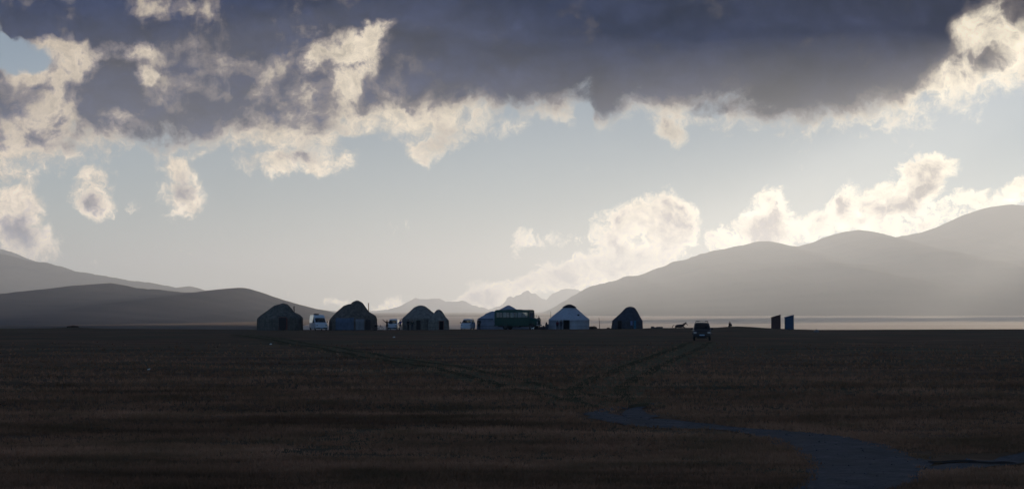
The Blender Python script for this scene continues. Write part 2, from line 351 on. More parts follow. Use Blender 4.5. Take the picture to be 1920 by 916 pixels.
ridge('mountain', [(960,600),(1000,594),(1022,586),(1040,575),(1058,563),(1075,553),(1100,538),(1122,531.5),(1150,526),(1162,520.5),(1172,517),(1197,516),(1210,511),(1232,503),(1250,497),(1258,491.5),(1268,489.5),(1284,488.5),(1300,481),(1330,471),(1350,468),
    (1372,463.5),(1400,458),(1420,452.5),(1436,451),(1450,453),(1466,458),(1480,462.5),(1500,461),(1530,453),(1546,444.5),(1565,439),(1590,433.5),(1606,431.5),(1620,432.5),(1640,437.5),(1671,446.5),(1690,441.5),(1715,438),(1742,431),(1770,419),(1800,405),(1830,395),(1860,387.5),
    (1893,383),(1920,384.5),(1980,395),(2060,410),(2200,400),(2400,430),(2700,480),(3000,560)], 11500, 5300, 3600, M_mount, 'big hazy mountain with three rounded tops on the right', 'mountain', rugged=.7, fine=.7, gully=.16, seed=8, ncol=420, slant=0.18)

# ------------------------------------------------------------------ the pale flats of the plain
def water(gg, b):
    pos = gg.node('ShaderNodeNewGeometry').outputs['Position']
    n = gg.noise(gg.v('MULTIPLY', pos, (0.02, 0.05, 1)), 1.0, 5, 0.6).outputs[0]
    b.inputs['Base Color'].default_value = (0.31, 0.235, 0.19, 1); b.inputs['Specular IOR Level'].default_value = 0.34; b.inputs['IOR'].default_value = 1.33
    gg.put(b.inputs['Roughness'], gg.rng(gg.noise(gg.v('MULTIPLY', pos, (0.0006, 0.004, 1)), 1.0, 4, 0.6).outputs[0], .35, .65, .45, .65))
    gg.put(b.inputs['Normal'], gg.node('ShaderNodeBump', {'Height': n, 'Strength': 0.12, 'Distance': 1.0}).outputs[0])
M_water = mat('pale_flats', water)
lp = np.linspace(470, 2150, 180); near = 1150 + 260 * fbm(lp / 190.0, lp * 0, 4) * 2; farr = near + (4450 + 500 * fbm(lp / 300.0 + 9, lp * 0, 4) * 2) * sstep(lp, 470, 800) + 2
fq = np.linspace(0, 1, 24)[:, None]; ly = near[None, :] * (1 - fq) + farr[None, :] * fq; LX = (lp[None, :] - 960) / F * ly
tag(grid_mesh('plain', np.stack([LX.ravel(), ly.ravel(), np.full(ly.size, PLAIN + 0.35)], 1), 24, 180, M_water), 'wide pale hazy plain beyond the camp', 'plain', kind='structure')

# ------------------------------------------------------------------ the air
hz = bpy.data.meshes.new('haze'); bm = bmesh.new(); bmesh.ops.create_cube(bm, size=1.0); bm.to_mesh(hz); bm.free()
haze = link('haze', hz); HB, HT = PLAIN - 40, 655.0
haze.scale = (54000, 54000, HT - HB); haze.location = (0, 0, (HT + HB) / 2)
mh = bpy.data.materials.new('hazy_air'); mh.use_nodes = True; t = mh.node_tree; t.nodes.clear(); gg = G(t)
vol = gg.node('ShaderNodeVolumePrincipled', {'Color': (0.73, 0.82, 0.98), 'Density': 8.6e-5, 'Anisotropy': 0.5})
gg.node('ShaderNodeOutputMaterial', {'Volume': vol.outputs[0]}); hz.materials.append(mh)
mh.cycles.homogeneous_volume = True if hasattr(mh.cycles, 'homogeneous_volume') else None
tag(haze, 'pale evening haze filling the valley air', 'haze', kind='stuff')

# ------------------------------------------------------------------ unseen cloudbanks, added to shade the camp and field and cut haze shafts
def shade_bank(cx, cy, rx, ry, h, seed, z=1500.0):
    bm = bmesh.new(); bmesh.ops.create_icosphere(bm, subdivisions=5, radius=1.0)
    for v in bm.verts:
        p = v.co.copy(); a = math.atan2(p.y, p.x)
        r = 1 + 0.5 * float(fbm(np.array([math.cos(a) * 1.6 + seed]), np.array([math.sin(a) * 1.6 + seed]), 4)[0])
        q = float(fbm(np.array([p.x * 4 + seed]), np.array([p.y * 4 + p.z * 3]), 4)[0])
        x, y = p.x * rx * r, p.y * ry * r
        v.co = (cx + x, cy + y, z + (max(p.z, 0) * h * (1 + q) + (min(p.z, 0) * 60 - 40 * q if p.z < 0 else 0)))
    me = bpy.data.meshes.new('shade_cloud'); bm.to_mesh(me); bm.free()
    return tag(link('shade_cloud', me, M_shade_cloud, smooth=True), 'unseen cloudbank added to block the sun over camp, hill and haze', 'shade_cloud', kind='structure')
M_shade_cloud = mat('shade_cloud_mass', color=(0.8, 0.8, 0.82), rough=1.0, spec=0.0, var=0.05, scale=0.002)
OFF = 1500.0 / math.tan(R(SUN_EL)); OX, OY = OFF * math.sin(R(SUN_AZ)), OFF * math.cos(R(SUN_AZ))
for (fx, fy, rx, ry, sd_) in ((50, 60, 900, 640, 1), (-700, 1000, 700, 1200, 2), (-1700, 700, 1000, 1000, 3), (760, 3900, 60, 700, 4), (1300, 4300, 62, 800, 5), (-470, 1850, 420, 520, 7)):  # shadow footprints of the added blockers; the two narrow ones cut light shafts
    shade_bank(fx + OX, fy + OY, rx, ry, 260, sd_)
# ------------------------------------------------------------------ tracks
def dens(pairs, step=0.35):
    """ground-space centre line with half widths from pairs of photo points on the two edges"""
    A = np.array([gpos(*l) for l, r in pairs]); B = np.array([gpos(*r) for l, r in pairs])
    seg = np.hypot(*(0.5 * (A + B)[1:] - 0.5 * (A + B)[:-1]).T); t = np.concatenate([[0], np.cumsum(seg)])
    n = max(8, int(t[-1] / step)); tt = np.linspace(0, t[-1], n)
    def sm(P):
        q = np.stack([np.interp(tt, t, P[:, 0]), np.interp(tt, t, P[:, 1])], 1)
        w = np.hanning(9)[1:-1]; w /= w.sum(); pad = np.pad(q, ((3, 3), (0, 0)), mode='edge')
        return np.stack([np.convolve(pad[:, k], w, 'valid') for k in (0, 1)], 1)
    return sm(A), sm(B)
PATHS = []
def ribbon(name, pairs, m, label, cat, lift=0.02, jag=0.18, across=10, keep=True, step=0.35):
    A, B = dens(pairs, step); n = len(A); i = np.arange(n)
    w = np.hypot(*(B - A).T)[:, None]; d = (B - A) / np.maximum(w, 0.01)
    A2 = A + d * (fbm(i * step * 1.3 + 3, i * 0.0 + lift * 90, 4)[:, None] * jag * 2); B2 = B + d * (fbm(i * step * 1.3 + 40, i * 0.0 + 7, 4)[:, None] * jag * 2)
    f = np.linspace(0, 1, across)[None, :, None]
    P = A2[:, None, :] * (1 - f) + B2[:, None, :] * f
    P = P.reshape(-1, 2); Z = terrain(P[:, 0], P[:, 1]) + lift
    o = grid_mesh(name, np.column_stack([P, Z]), n, across, m)
    tag(o, label, cat, kind='structure')
    if keep: PATHS.append((0.5 * (A + B), 0.5 * w[:, 0]))
    return o
def gravel(gg, b):
    pos = gg.node('ShaderNodeNewGeometry').outputs['Position']
    n = gg.noise(pos, 9.0, 6, 0.7).outputs[0]; n2 = gg.noise(pos, 0.5, 4, 0.6).outputs[0]
    n3 = gg.noise(pos, 1.4, 5, 0.65).outputs[0]
    c = gg.scale(gg.mix(gg.rng(n, 0.3, 0.7, 0, 1), (0.038, 0.035, 0.040), (0.105, 0.096, 0.106)), gg.rng(n3, 0.32, 0.68, 0.45, 1.15))
    gg.put(b.inputs['Base Color'], gg.mix(gg.rng(n2, 0.46, 0.70, 0, 0.6), c, (0.048, 0.038, 0.034)))
    gg.put(b.inputs['Normal'], gg.node('ShaderNodeBump', {'Height': n, 'Strength': 0.6, 'Distance': 0.05}).outputs[0])
    b.inputs['Roughness'].default_value = 0.9; b.inputs['Specular IOR Level'].default_value = 0.2
M_gravel = mat('track_gravel', gravel)
M_rut = mat('rut_grass', color=(0.092, 0.068, 0.038), rough=1.0, spec=0.0, var=0.3, scale=0.8)
M_verge = mat('trodden_grass', color=(0.140, 0.105, 0.062), rough=1.0, spec=0.0, var=0.35, scale=0.8)
M_ditch_shade = mat('ditch_shade_soil', color=(0.046, 0.038, 0.034), rough=1.0, spec=0.0, var=0.4, scale=3)  # soil tone darkened to carry the shade in the cut bank
ribbon('gravel_track', [((1462,930),(1690,930)),((1481,916),(1711,916)),((1500,898),(1742,897)),((1513,878),(1752,878)),((1508,860),(1722,859)),((1470,839),(1660,836)),((1450,823),(1592,818)),((1404,815.5),(1508,810)),
    ((1330,804),(1446,806)),((1258,804),(1345,797)),((1206,802.5),(1279,788)),((1154,793.5),(1215,785)),((1112,787),(1170,781)),((1091,776),(1135,773)),((1123,767.5),(1150,768.5)),((1165,761),(1182,763.5))],
    M_gravel, 'blue grey gravel track curving up from the lower right', 'track', lift=0.022)
ribbon('gravel_track', [((1196,789),(1237,782.8)),((1168,781),(1211,775)),((1168,771),(1206,766)),((1198,761),(1222,759.5)),((1222,757),(1240,754.5))],
    M_gravel, 'short inner loop of gravel track cutting the bend', 'track', lift=0.032)
ribbon('gravel_wash', [((1722,885),(1722,877)),((1790,882),(1800,872)),((1860,876),(1870,860)),((1935,866),(1935,846))], M_gravel, 'pale gravel washed out beside the track', 'gravel', lift=0.026, jag=0.4)
ribbon('ditch_shadow', [((1734,867.4),(1734,866)),((1775,869.5),(1775,867)),((1812,869),(1812,864.5)),((1850,870.5),(1850,866.5)),((1880,869.5),(1880,866)),((1912,870.5),(1912,869))], M_ditch_shade, 'dark strip drawn as the shadow of a washed out bank right of the track', 'ditch_shadow', lift=0.036, jag=0.34, keep=False, across=6, step=0.12)  # flat dark strip; the shade of the washed-out bank is put in its colour
def rut_pair(line, gauge, name, label, w0=0.58):
    P = np.array([gpos(*p) for p in line]); T = np.gradient(P, axis=0); T /= np.hypot(*T.T)[:, None]; Nn = np.stack([-T[:, 1], T[:, 0]], 1)
    def px(q): return (960 + F * q[0] / q[1], HY + F * (EYE - gz(q[0], q[1])) / q[1])
    for s in (-1, 1):
        c = P + Nn * gauge * s * 0.5
        ribbon(name, [(px(a), px(b)) for a, b in zip(c - Nn * w0 * .5, c + Nn * w0 * .5)], M_rut, label % ('near' if s < 0 else 'far'), 'wheel rut', lift=0.045 + 0.004 * s, jag=0.05, across=5, keep=True, step=0.35)
    ribbon('trodden_verge', [(px(a), px(b)) for a, b in zip(P - Nn * (gauge * .5 + .9), P + Nn * (gauge * .5 + .9))], M_verge, 'greener trodden strip along the ' + label.split('the ')[-1], 'grass track', lift=0.02, jag=0.5, across=8, keep=False, step=0.5)
rut_pair([(1168,763),(1142,758),(1126,752),(1118,736),(1122,727),(1152,710),(1196,691),(1222,680),(1250,668.5),(1284,656),(1316,641)], 1.9, 'wheel_rut', '%s wheel rut of the grass track leading up to the dark car')
rut_pair([(1158,765),(1130,757),(1060,741),(976,722),(910,706),(837,688),(728,673),(660,660.5),(604,650),(540,640),(500,634),(450,627)], 1.7, 'wheel_rut', '%s wheel rut of the grass track leading left to the tents')

# loose stones on and beside the gravel
rs_ = np.random.default_rng(5); pv = []; pf = []
for c, hw in PATHS[:3]:
    for q in range(int(len(c) * 3)):
        k = rs_.integers(len(c)); a = rs_.random() * 6.283; r_ = hw[k] * (rs_.random() ** .5) * 1.05; x0, y0 = c[k, 0] + r_ * math.cos(a), c[k, 1] + r_ * math.sin(a); s0 = .010 + .030 * rs_.random() ** 4; z0 = gz(x0, y0) + .03
        o = len(pv); w3 = s0 * (0.7 + .7 * rs_.random(3)); th = rs_.random() * 3.14
        for dx, dy, dz in ((1, 0, 0), (0, 1, .1), (-1, .1, 0), (.1, -1, 0), (.15, .1, .8), (0, 0, -1)): pv.append((x0 + (dx * w3[0] * math.cos(th) - dy * w3[1] * math.sin(th)), y0 + (dx * w3[0] * math.sin(th) + dy * w3[1] * math.cos(th)), z0 + dz * w3[2]))
        pf += [(o + i, o + (i + 1) % 4, o + 4) for i in range(4)] + [(o + (i + 1) % 4, o + i, o + 5) for i in range(4)]
me = bpy.data.meshes.new('pebbles'); me.from_pydata(pv, [], pf)
tag(link('pebbles', me, mat('pebble', color=(0.095, 0.088, 0.096), rough=.95, spec=.1, var=.6, scale=1.7)), 'loose grey stones strewn over the gravel track', 'stones', kind='stuff')

# ------------------------------------------------------------------ grass
rg = np.random.default_rng(11)
def near_path(x, y):
    bad = np.zeros(len(x), bool); rag = rg.random(len(x)) ** 2 + .9 * np.clip(fbm(x * 1.1, y * 1.1, 3), 0, 1)
    for c, hw in PATHS:
        for k in range(0, len(c), 2): bad |= (x - c[k, 0]) ** 2 + (y - c[k, 1]) ** 2 < (hw[k] * 0.96 - .25 * rag) ** 2
    return bad
n = 95000
py = 640 + 290 * rg.random(n) ** 0.62
d = EYE * F / (py - HY); x = (rg.random(n) * 2 - 1) * d * 0.272
clump = fbm(x / 2.2, d / 2.2, 3)
ok = ~near_path(x, d) & (clump + 0.35 * rg.random(n) > -0.25)
x, d, clump = x[ok], d[ok], clump[ok]; n = len(x)
z = terrain(x, d); K = 4
size = (0.055 + 0.085 * rg.random(n) + 0.06 * np.clip(clump, -.4, .6)) * np.clip(d / 60, .75, 1.5)
ang = rg.random((n, K)) * 6.283; lean = 0.15 + 0.55 * rg.random((n, K)); hgt = size[:, None] * (0.6 + 0.5 * rg.random((n, K))); wd = 0.009 + 0.010 * rg.random((n, K)) + 0.00012 * d[:, None]
bx = x[:, None] + (rg.random((n, K)) - .5) * .12; by = d[:, None] + (rg.random((n, K)) - .5) * .12
wa = rg.random((n, K)) * 6.283
V = np.stack([np.stack([bx + wd * np.cos(wa), by + wd * np.sin(wa), np.broadcast_to(z[:, None] - .01, bx.shape)], -1), np.stack([bx - wd * np.cos(wa), by - wd * np.sin(wa), np.broadcast_to(z[:, None] - .01, bx.shape)], -1),
              np.stack([bx + lean * hgt * np.cos(ang), by + lean * hgt * np.sin(ang), z[:, None] + hgt], -1)], 2).reshape(-1, 3)
me = bpy.data.meshes.new('grass'); me.vertices.add(len(V)); me.vertices.foreach_set('co', V.astype(np.float32).ravel())
me.loops.add(len(V)); me.loops.foreach_set('vertex_index', np.arange(len(V), dtype=np.int32)); me.polygons.add(len(V) // 3); me.polygons.foreach_set('loop_start', np.arange(0, len(V), 3, dtype=np.int32)); me.update(calc_edges=True)
def blade(gg, b):
    pos = gg.node('ShaderNodeNewGeometry').outputs['Position']
    n1 = gg.noise(pos, 0.3, 4, 0.6).outputs[0]; n2 = gg.noise(pos, 5.0, 3, 0.7).outputs[0]
    c = gg.ramp(gg.rng(n1, 0.3, 0.7, 0, 1), [(0.0, (0.165, 0.098, 0.052)), (0.5, (0.345, 0.168, 0.096)), (1.0, (0.46, 0.22, 0.130))])
    bands = gg.noise(gg.v('MULTIPLY', pos, (0.055, 0.15, 0.0)), 1.0, 6, 0.68).outputs[0]
    gg.put(b.inputs['Base Color'], gg.scale(gg.mix(gg.rng(n2, 0.35, 0.7, 0, 0.6), c, (0.19, 0.105, 0.063)), gg.rng(bands, 0.32, 0.68, 0.46, 1.42)))
    b.inputs['Roughness'].default_value = 1.0; b.inputs['Specular IOR Level'].default_value = 0.0
M_blade = mat('dry_grass', blade)
tag(link('grass', me, M_blade), 'short dry brown grass covering the field', 'grass', kind='stuff')
# ------------------------------------------------------------------ building blocks
def empty(name, x, y, z=None, rz=0.0):
    o = bpy.data.objects.new(name, None); COL.objects.link(o); o.empty_display_size = 0.3
    o.location = (x, y, gz(x, y) if z is None else z); o.rotation_euler = (0, 0, rz); return o
class MB:
    """gathers shapes; build() links them as one mesh"""
    def __init__(s): s.v = []; s.f = []; s.mi = []
    def add(s, V, Fs, mi=0):
        o = len(s.v); s.v += [tuple(p) for p in V]; s.f += [tuple(i + o for i in f) for f in Fs]; s.mi += [mi] * len(Fs); return s
    def box(s, c, size, rot=None, bev=0.0, mi=0):
        bm = bmesh.new(); bmesh.ops.create_cube(bm, size=1.0)
        for v in bm.verts: v.co = Vector((v.co.x * size[0], v.co.y * size[1], v.co.z * size[2]))
        if bev: bmesh.ops.bevel(bm, geom=bm.edges[:], offset=bev, segments=2, profile=0.5, affect='EDGES')
        if rot is not None: bmesh.ops.transform(bm, matrix=rot.to_4x4(), verts=bm.verts)
        bm.verts.index_update(); s.add([v.co + Vector(c) for v in bm.verts], [[v.index for v in f.verts] for f in bm.faces], mi); bm.free(); return s
    def tube(s, pts, r, n=8, mi=0, caps=True):
        pts = [Vector(p) for p in pts]; rr = r if isinstance(r, (list, tuple)) else [r] * len(pts); V = []; Fs = []
        for i, p in enumerate(pts):
            t = (pts[min(i + 1, len(pts) - 1)] - pts[max(i - 1, 0)]).normalized(); a = t.orthogonal() if abs(t.z) > .9 else t.cross(Vector((0, 0, 1)))
            if abs(t.z) > .9: a = Vector((1, 0, 0)) - t * t.x
            a.normalize(); b = t.cross(a)
            V += [p + (a * math.cos(6.28319 * k / n) + b * math.sin(6.28319 * k / n)) * rr[i] for k in range(n)]
        for i in range(len(pts) - 1): Fs += [(i * n + k, i * n + (k + 1) % n, (i + 1) * n + (k + 1) % n, (i + 1) * n + k) for k in range(n)]
        if caps: Fs += [tuple(range(n))[::-1], tuple(range((len(pts) - 1) * n, len(pts) * n))]
        return s.add(V, Fs, mi)
    def torus(s, c, R_, r, axis='x', n=24, m=8, mi=0):
        V = []; Fs = []
        for i in range(n):
            a = 6.28319 * i / n
            for j in range(m):
                b = 6.28319 * j / m; q = R_ + r * math.cos(b); u, w, h = q * math.cos(a), q * math.sin(a), r * math.sin(b)
                V.append(Vector(c) + Vector((h, u, w) if axis == 'x' else (u, h, w)))
        Fs = [(i * m + j, ((i + 1) % n) * m + j, ((i + 1) % n) * m + (j + 1) % m, i * m + (j + 1) % m) for i in range(n) for j in range(m)]
        return s.add(V, Fs, mi)
    def ball(s, c, r, sub=2, mi=0):
        bm = bmesh.new(); bmesh.ops.create_icosphere(bm, subdivisions=sub, radius=1.0); r = r if isinstance(r, (tuple, list)) else (r, r, r)
        bm.verts.index_update(); s.add([Vector((v.co.x * r[0], v.co.y * r[1], v.co.z * r[2])) + Vector(c) for v in bm.verts], [[v.index for v in f.verts] for f in bm.faces], mi); bm.free(); return s
    def prism(s, poly, y0, y1, mi=0):
        """outline in x-z, extruded along y"""
        n = len(poly); V = [(x, y0, z) for x, z in poly] + [(x, y1, z) for x, z in poly]
        return s.add(V, [tuple(range(n)), tuple(range(2 * n - 1, n - 1, -1))] + [(k, k + n, (k + 1) % n + n, (k + 1) % n) for k in range(n)], mi)
    def build(s, name, m, parent=None, smooth=False, mats=()):
        me = bpy.data.meshes.new(name); me.from_pydata(s.v, [], s.f); o = link(name, me, m, parent, smooth)
        for q in mats: me.materials.append(q)
        if mats: me.polygons.foreach_set('material_index', s.mi)
        bm = bmesh.new(); bm.from_mesh(me); bmesh.ops.recalc_face_normals(bm, faces=bm.faces); bm.to_mesh(me); bm.free()
        return o
def skin(name, joints, edges, m, parent=None, sub=1, extra=None, mats=()):
    """one continuous body grown over a skeleton: joints {name: (x, y, z, rx, ry)}"""
    keys = list(joints); me = bpy.data.meshes.new(name); me.from_pydata([joints[k][:3] for k in keys], [(keys.index(a), keys.index(b)) for a, b in edges], [])
    o = bpy.data.objects.new(name, me); COL.objects.link(o); mo = o.modifiers.new('skin', 'SKIN'); mo.use_smooth_shade = True
    for i, k in enumerate(keys):
        d = me.skin_vertices[0].data[i]; d.radius = (joints[k][3], joints[k][4] if len(joints[k]) > 4 else joints[k][3]); d.use_root = (i == 0)
    ms = o.modifiers.new('sub', 'SUBSURF'); ms.levels = ms.render_levels = sub
    dg = bpy.context.evaluated_depsgraph_get(); me2 = bpy.data.meshes.new_from_object(o.evaluated_get(dg)); bpy.data.objects.remove(o); bpy.data.meshes.remove(me)
    me2.name = name; me2.materials.clear()
    if extra:
        bm = bmesh.new(); bm.from_mesh(me2); t = bpy.data.meshes.new('t'); t.from_pydata(extra.v, [], extra.f); n0 = len(bm.faces); bm.from_mesh(t); bm.faces.ensure_lookup_table()
        for f, k in zip(bm.faces[n0:], extra.mi): f.material_index = k; f.smooth = True
        bm.to_mesh(me2); bm.free(); bpy.data.meshes.remove(t)
    r = link(name, me2, m, parent, True)
    for q in mats: me2.materials.append(q)
    return r

def glass_mat(name, tint=(0.55, 0.6, 0.6)):
    m = bpy.data.materials.new(name); m.use_nodes = True; t = m.node_tree; t.nodes.clear(); gg = G(t)
    fr = gg.node('ShaderNodeFresnel', {'IOR': 1.5}).outputs[0]; tr = gg.node('ShaderNodeBsdfTransparent', {'Color': (*tint, 1)}).outputs[0]
    n = gg.noise(gg.node('ShaderNodeTexCoord').outputs['Object'], 3, 3).outputs[0]
    gl = gg.node('ShaderNodeBsdfGlossy', {'Roughness': gg.rng(n, .3, .7, .02, .08)}).outputs[0]
    mx = gg.node('ShaderNodeMixShader', {0: fr}); t.links.new(tr, mx.inputs[1]); t.links.new(gl, mx.inputs[2])
    gg.node('ShaderNodeOutputMaterial', {'Surface': mx.outputs[0]}); return m
def felt(col, sc=1.6, var=0.3):
    def f(gg, b):
        p = gg.node('ShaderNodeTexCoord').outputs['Object']
        n = gg.noise(p, sc, 6, 0.65).outputs[0]; s = gg.noise(gg.v('MULTIPLY', p, (1.2, 1.2, .25)), 2.0, 4, .6).outputs[0]
        lo = tuple(c * (1 - var) for c in col); hi = tuple(c * (1 + var) for c in col)
        gg.put(b.inputs['Base Color'], gg.mix(gg.rng(gg.m('ADD', gg.m('MULTIPLY', n, .5), gg.m('MULTIPLY', s, .5)), 0.36, 0.64, 0, 1), lo, hi))
        gg.put(b.inputs['Normal'], gg.node('ShaderNodeBump', {'Height': n, 'Strength': 0.5, 'Distance': 0.12}).outputs[0])
        b.inputs['Roughness'].default_value = 1.0; b.inputs['Specular IOR Level'].default_value = 0.05
    return f
M = {k: mat(k, **v) for k, v in dict(
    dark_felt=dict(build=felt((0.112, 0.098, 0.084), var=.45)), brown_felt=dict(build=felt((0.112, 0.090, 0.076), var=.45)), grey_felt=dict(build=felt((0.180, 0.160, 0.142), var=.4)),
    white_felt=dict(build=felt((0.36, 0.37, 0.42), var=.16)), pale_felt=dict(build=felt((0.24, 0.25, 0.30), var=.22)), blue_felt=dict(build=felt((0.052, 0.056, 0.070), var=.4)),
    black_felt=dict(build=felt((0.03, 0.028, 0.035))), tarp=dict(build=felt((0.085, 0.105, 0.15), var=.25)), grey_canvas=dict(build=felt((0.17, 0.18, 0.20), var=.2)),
    rope=dict(color=(0.06, 0.055, 0.05), rough=1), door_wood=dict(color=(0.028, 0.020, 0.020), rough=.7, var=.4, scale=9), red_wood=dict(color=(0.13, 0.035, 0.025), rough=.7, var=.3, scale=9),
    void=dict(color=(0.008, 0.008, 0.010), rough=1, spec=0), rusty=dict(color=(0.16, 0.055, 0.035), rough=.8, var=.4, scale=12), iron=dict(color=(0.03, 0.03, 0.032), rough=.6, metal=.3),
    white_paint=dict(color=(0.55, 0.57, 0.62), rough=.28, spec=.5, coat=.6, var=.06), silver_paint=dict(color=(0.40, 0.43, 0.50), rough=.3, spec=.5, coat=.6, var=.06),
    dark_paint=dict(color=(0.012, 0.009, 0.013), rough=.3, spec=.35, coat=.35, var=.2), green_paint=dict(color=(0.004, 0.046, 0.034), rough=.55, spec=.25, coat=.05, var=.15),
    rubber=dict(color=(0.015, 0.015, 0.016), rough=.9), plastic=dict(color=(0.02, 0.02, 0.022), rough=.6), lamp=dict(color=(0.45, 0.47, 0.5), rough=.15, spec=.8, metal=.4), chrome=dict(color=(0.5, 0.5, 0.52), rough=.25, metal=1),
    seat=dict(color=(0.05, 0.05, 0.055), rough=.9), plate=dict(color=(0.30, 0.42, 0.55), rough=.5), curtain=dict(color=(0.52, 0.42, 0.43), rough=1, var=.3, scale=4), pale_curtain=dict(color=(0.5, 0.5, 0.52), rough=1),
    skin=dict(color=(0.24, 0.14, 0.10), rough=.6), hair=dict(color=(0.012, 0.010, 0.009), rough=.6), black_cloth=dict(color=(0.014, 0.013, 0.015), rough=1, spec=.1, var=.3), navy_cloth=dict(color=(0.014, 0.018, 0.040), rough=1, spec=.1, var=.3),
    blue_cloth=dict(color=(0.02, 0.035, 0.17), rough=.9, spec=.2, var=.25), green_cloth=dict(color=(0.016, 0.024, 0.018), rough=1, spec=.1, var=.3), red_cloth=dict(color=(0.12, 0.014, 0.035), rough=1, spec=.1, var=.25), denim=dict(color=(0.022, 0.026, 0.042), rough=1, spec=.1, var=.3),
    brown_board=dict(color=(0.085, 0.042, 0.035), rough=.85, var=.35, scale=7), blue_board=dict(color=(0.022, 0.062, 0.125), rough=.75, var=.25, scale=7), tin=dict(color=(0.30, 0.28, 0.30), rough=.45, metal=.6),
    horse_coat=dict(color=(0.030, 0.020, 0.018), rough=.8, var=.3), mane=dict(color=(0.010, 0.008, 0.008), rough=.9), white_fur=dict(color=(0.80, 0.80, 0.78), rough=.9, var=.06), stone=dict(color=(0.07, 0.066, 0.064), rough=1, var=.4, scale=5),
    pale_stone=dict(color=(0.16, 0.15, 0.15), rough=1, var=.3, scale=5), earth=dict(color=(0.075, 0.050, 0.036), rough=1, spec=0, var=.4, scale=2, bump=.6), paper=dict(color=(0.8, 0.8, 0.78), rough=.8), crate=dict(color=(0.07, 0.045, 0.03), rough=.9, var=.3), sack=dict(color=(0.055, 0.045, 0.055), rough=1, var=.4),
    drum=dict(color=(0.03, 0.035, 0.06), rough=.5, var=.3), teal_cloth=dict(color=(0.03, 0.12, 0.20), rough=1, var=.3, scale=3), pale_blue_cloth=dict(color=(0.12, 0.17, 0.32), rough=1, var=.2), pole_wood=dict(color=(0.05, 0.035, 0.035), rough=.9, var=.3)).items()}
M['glass'] = glass_mat('window_glass'); M['dark_glass'] = glass_mat('tinted_glass', (0.10, 0.11, 0.13)); M['car_glass'] = glass_mat('car_glass', (0.42, 0.46, 0.45)); M['clear_glass'] = glass_mat('clear_glass', (0.86, 0.9, 0.88))

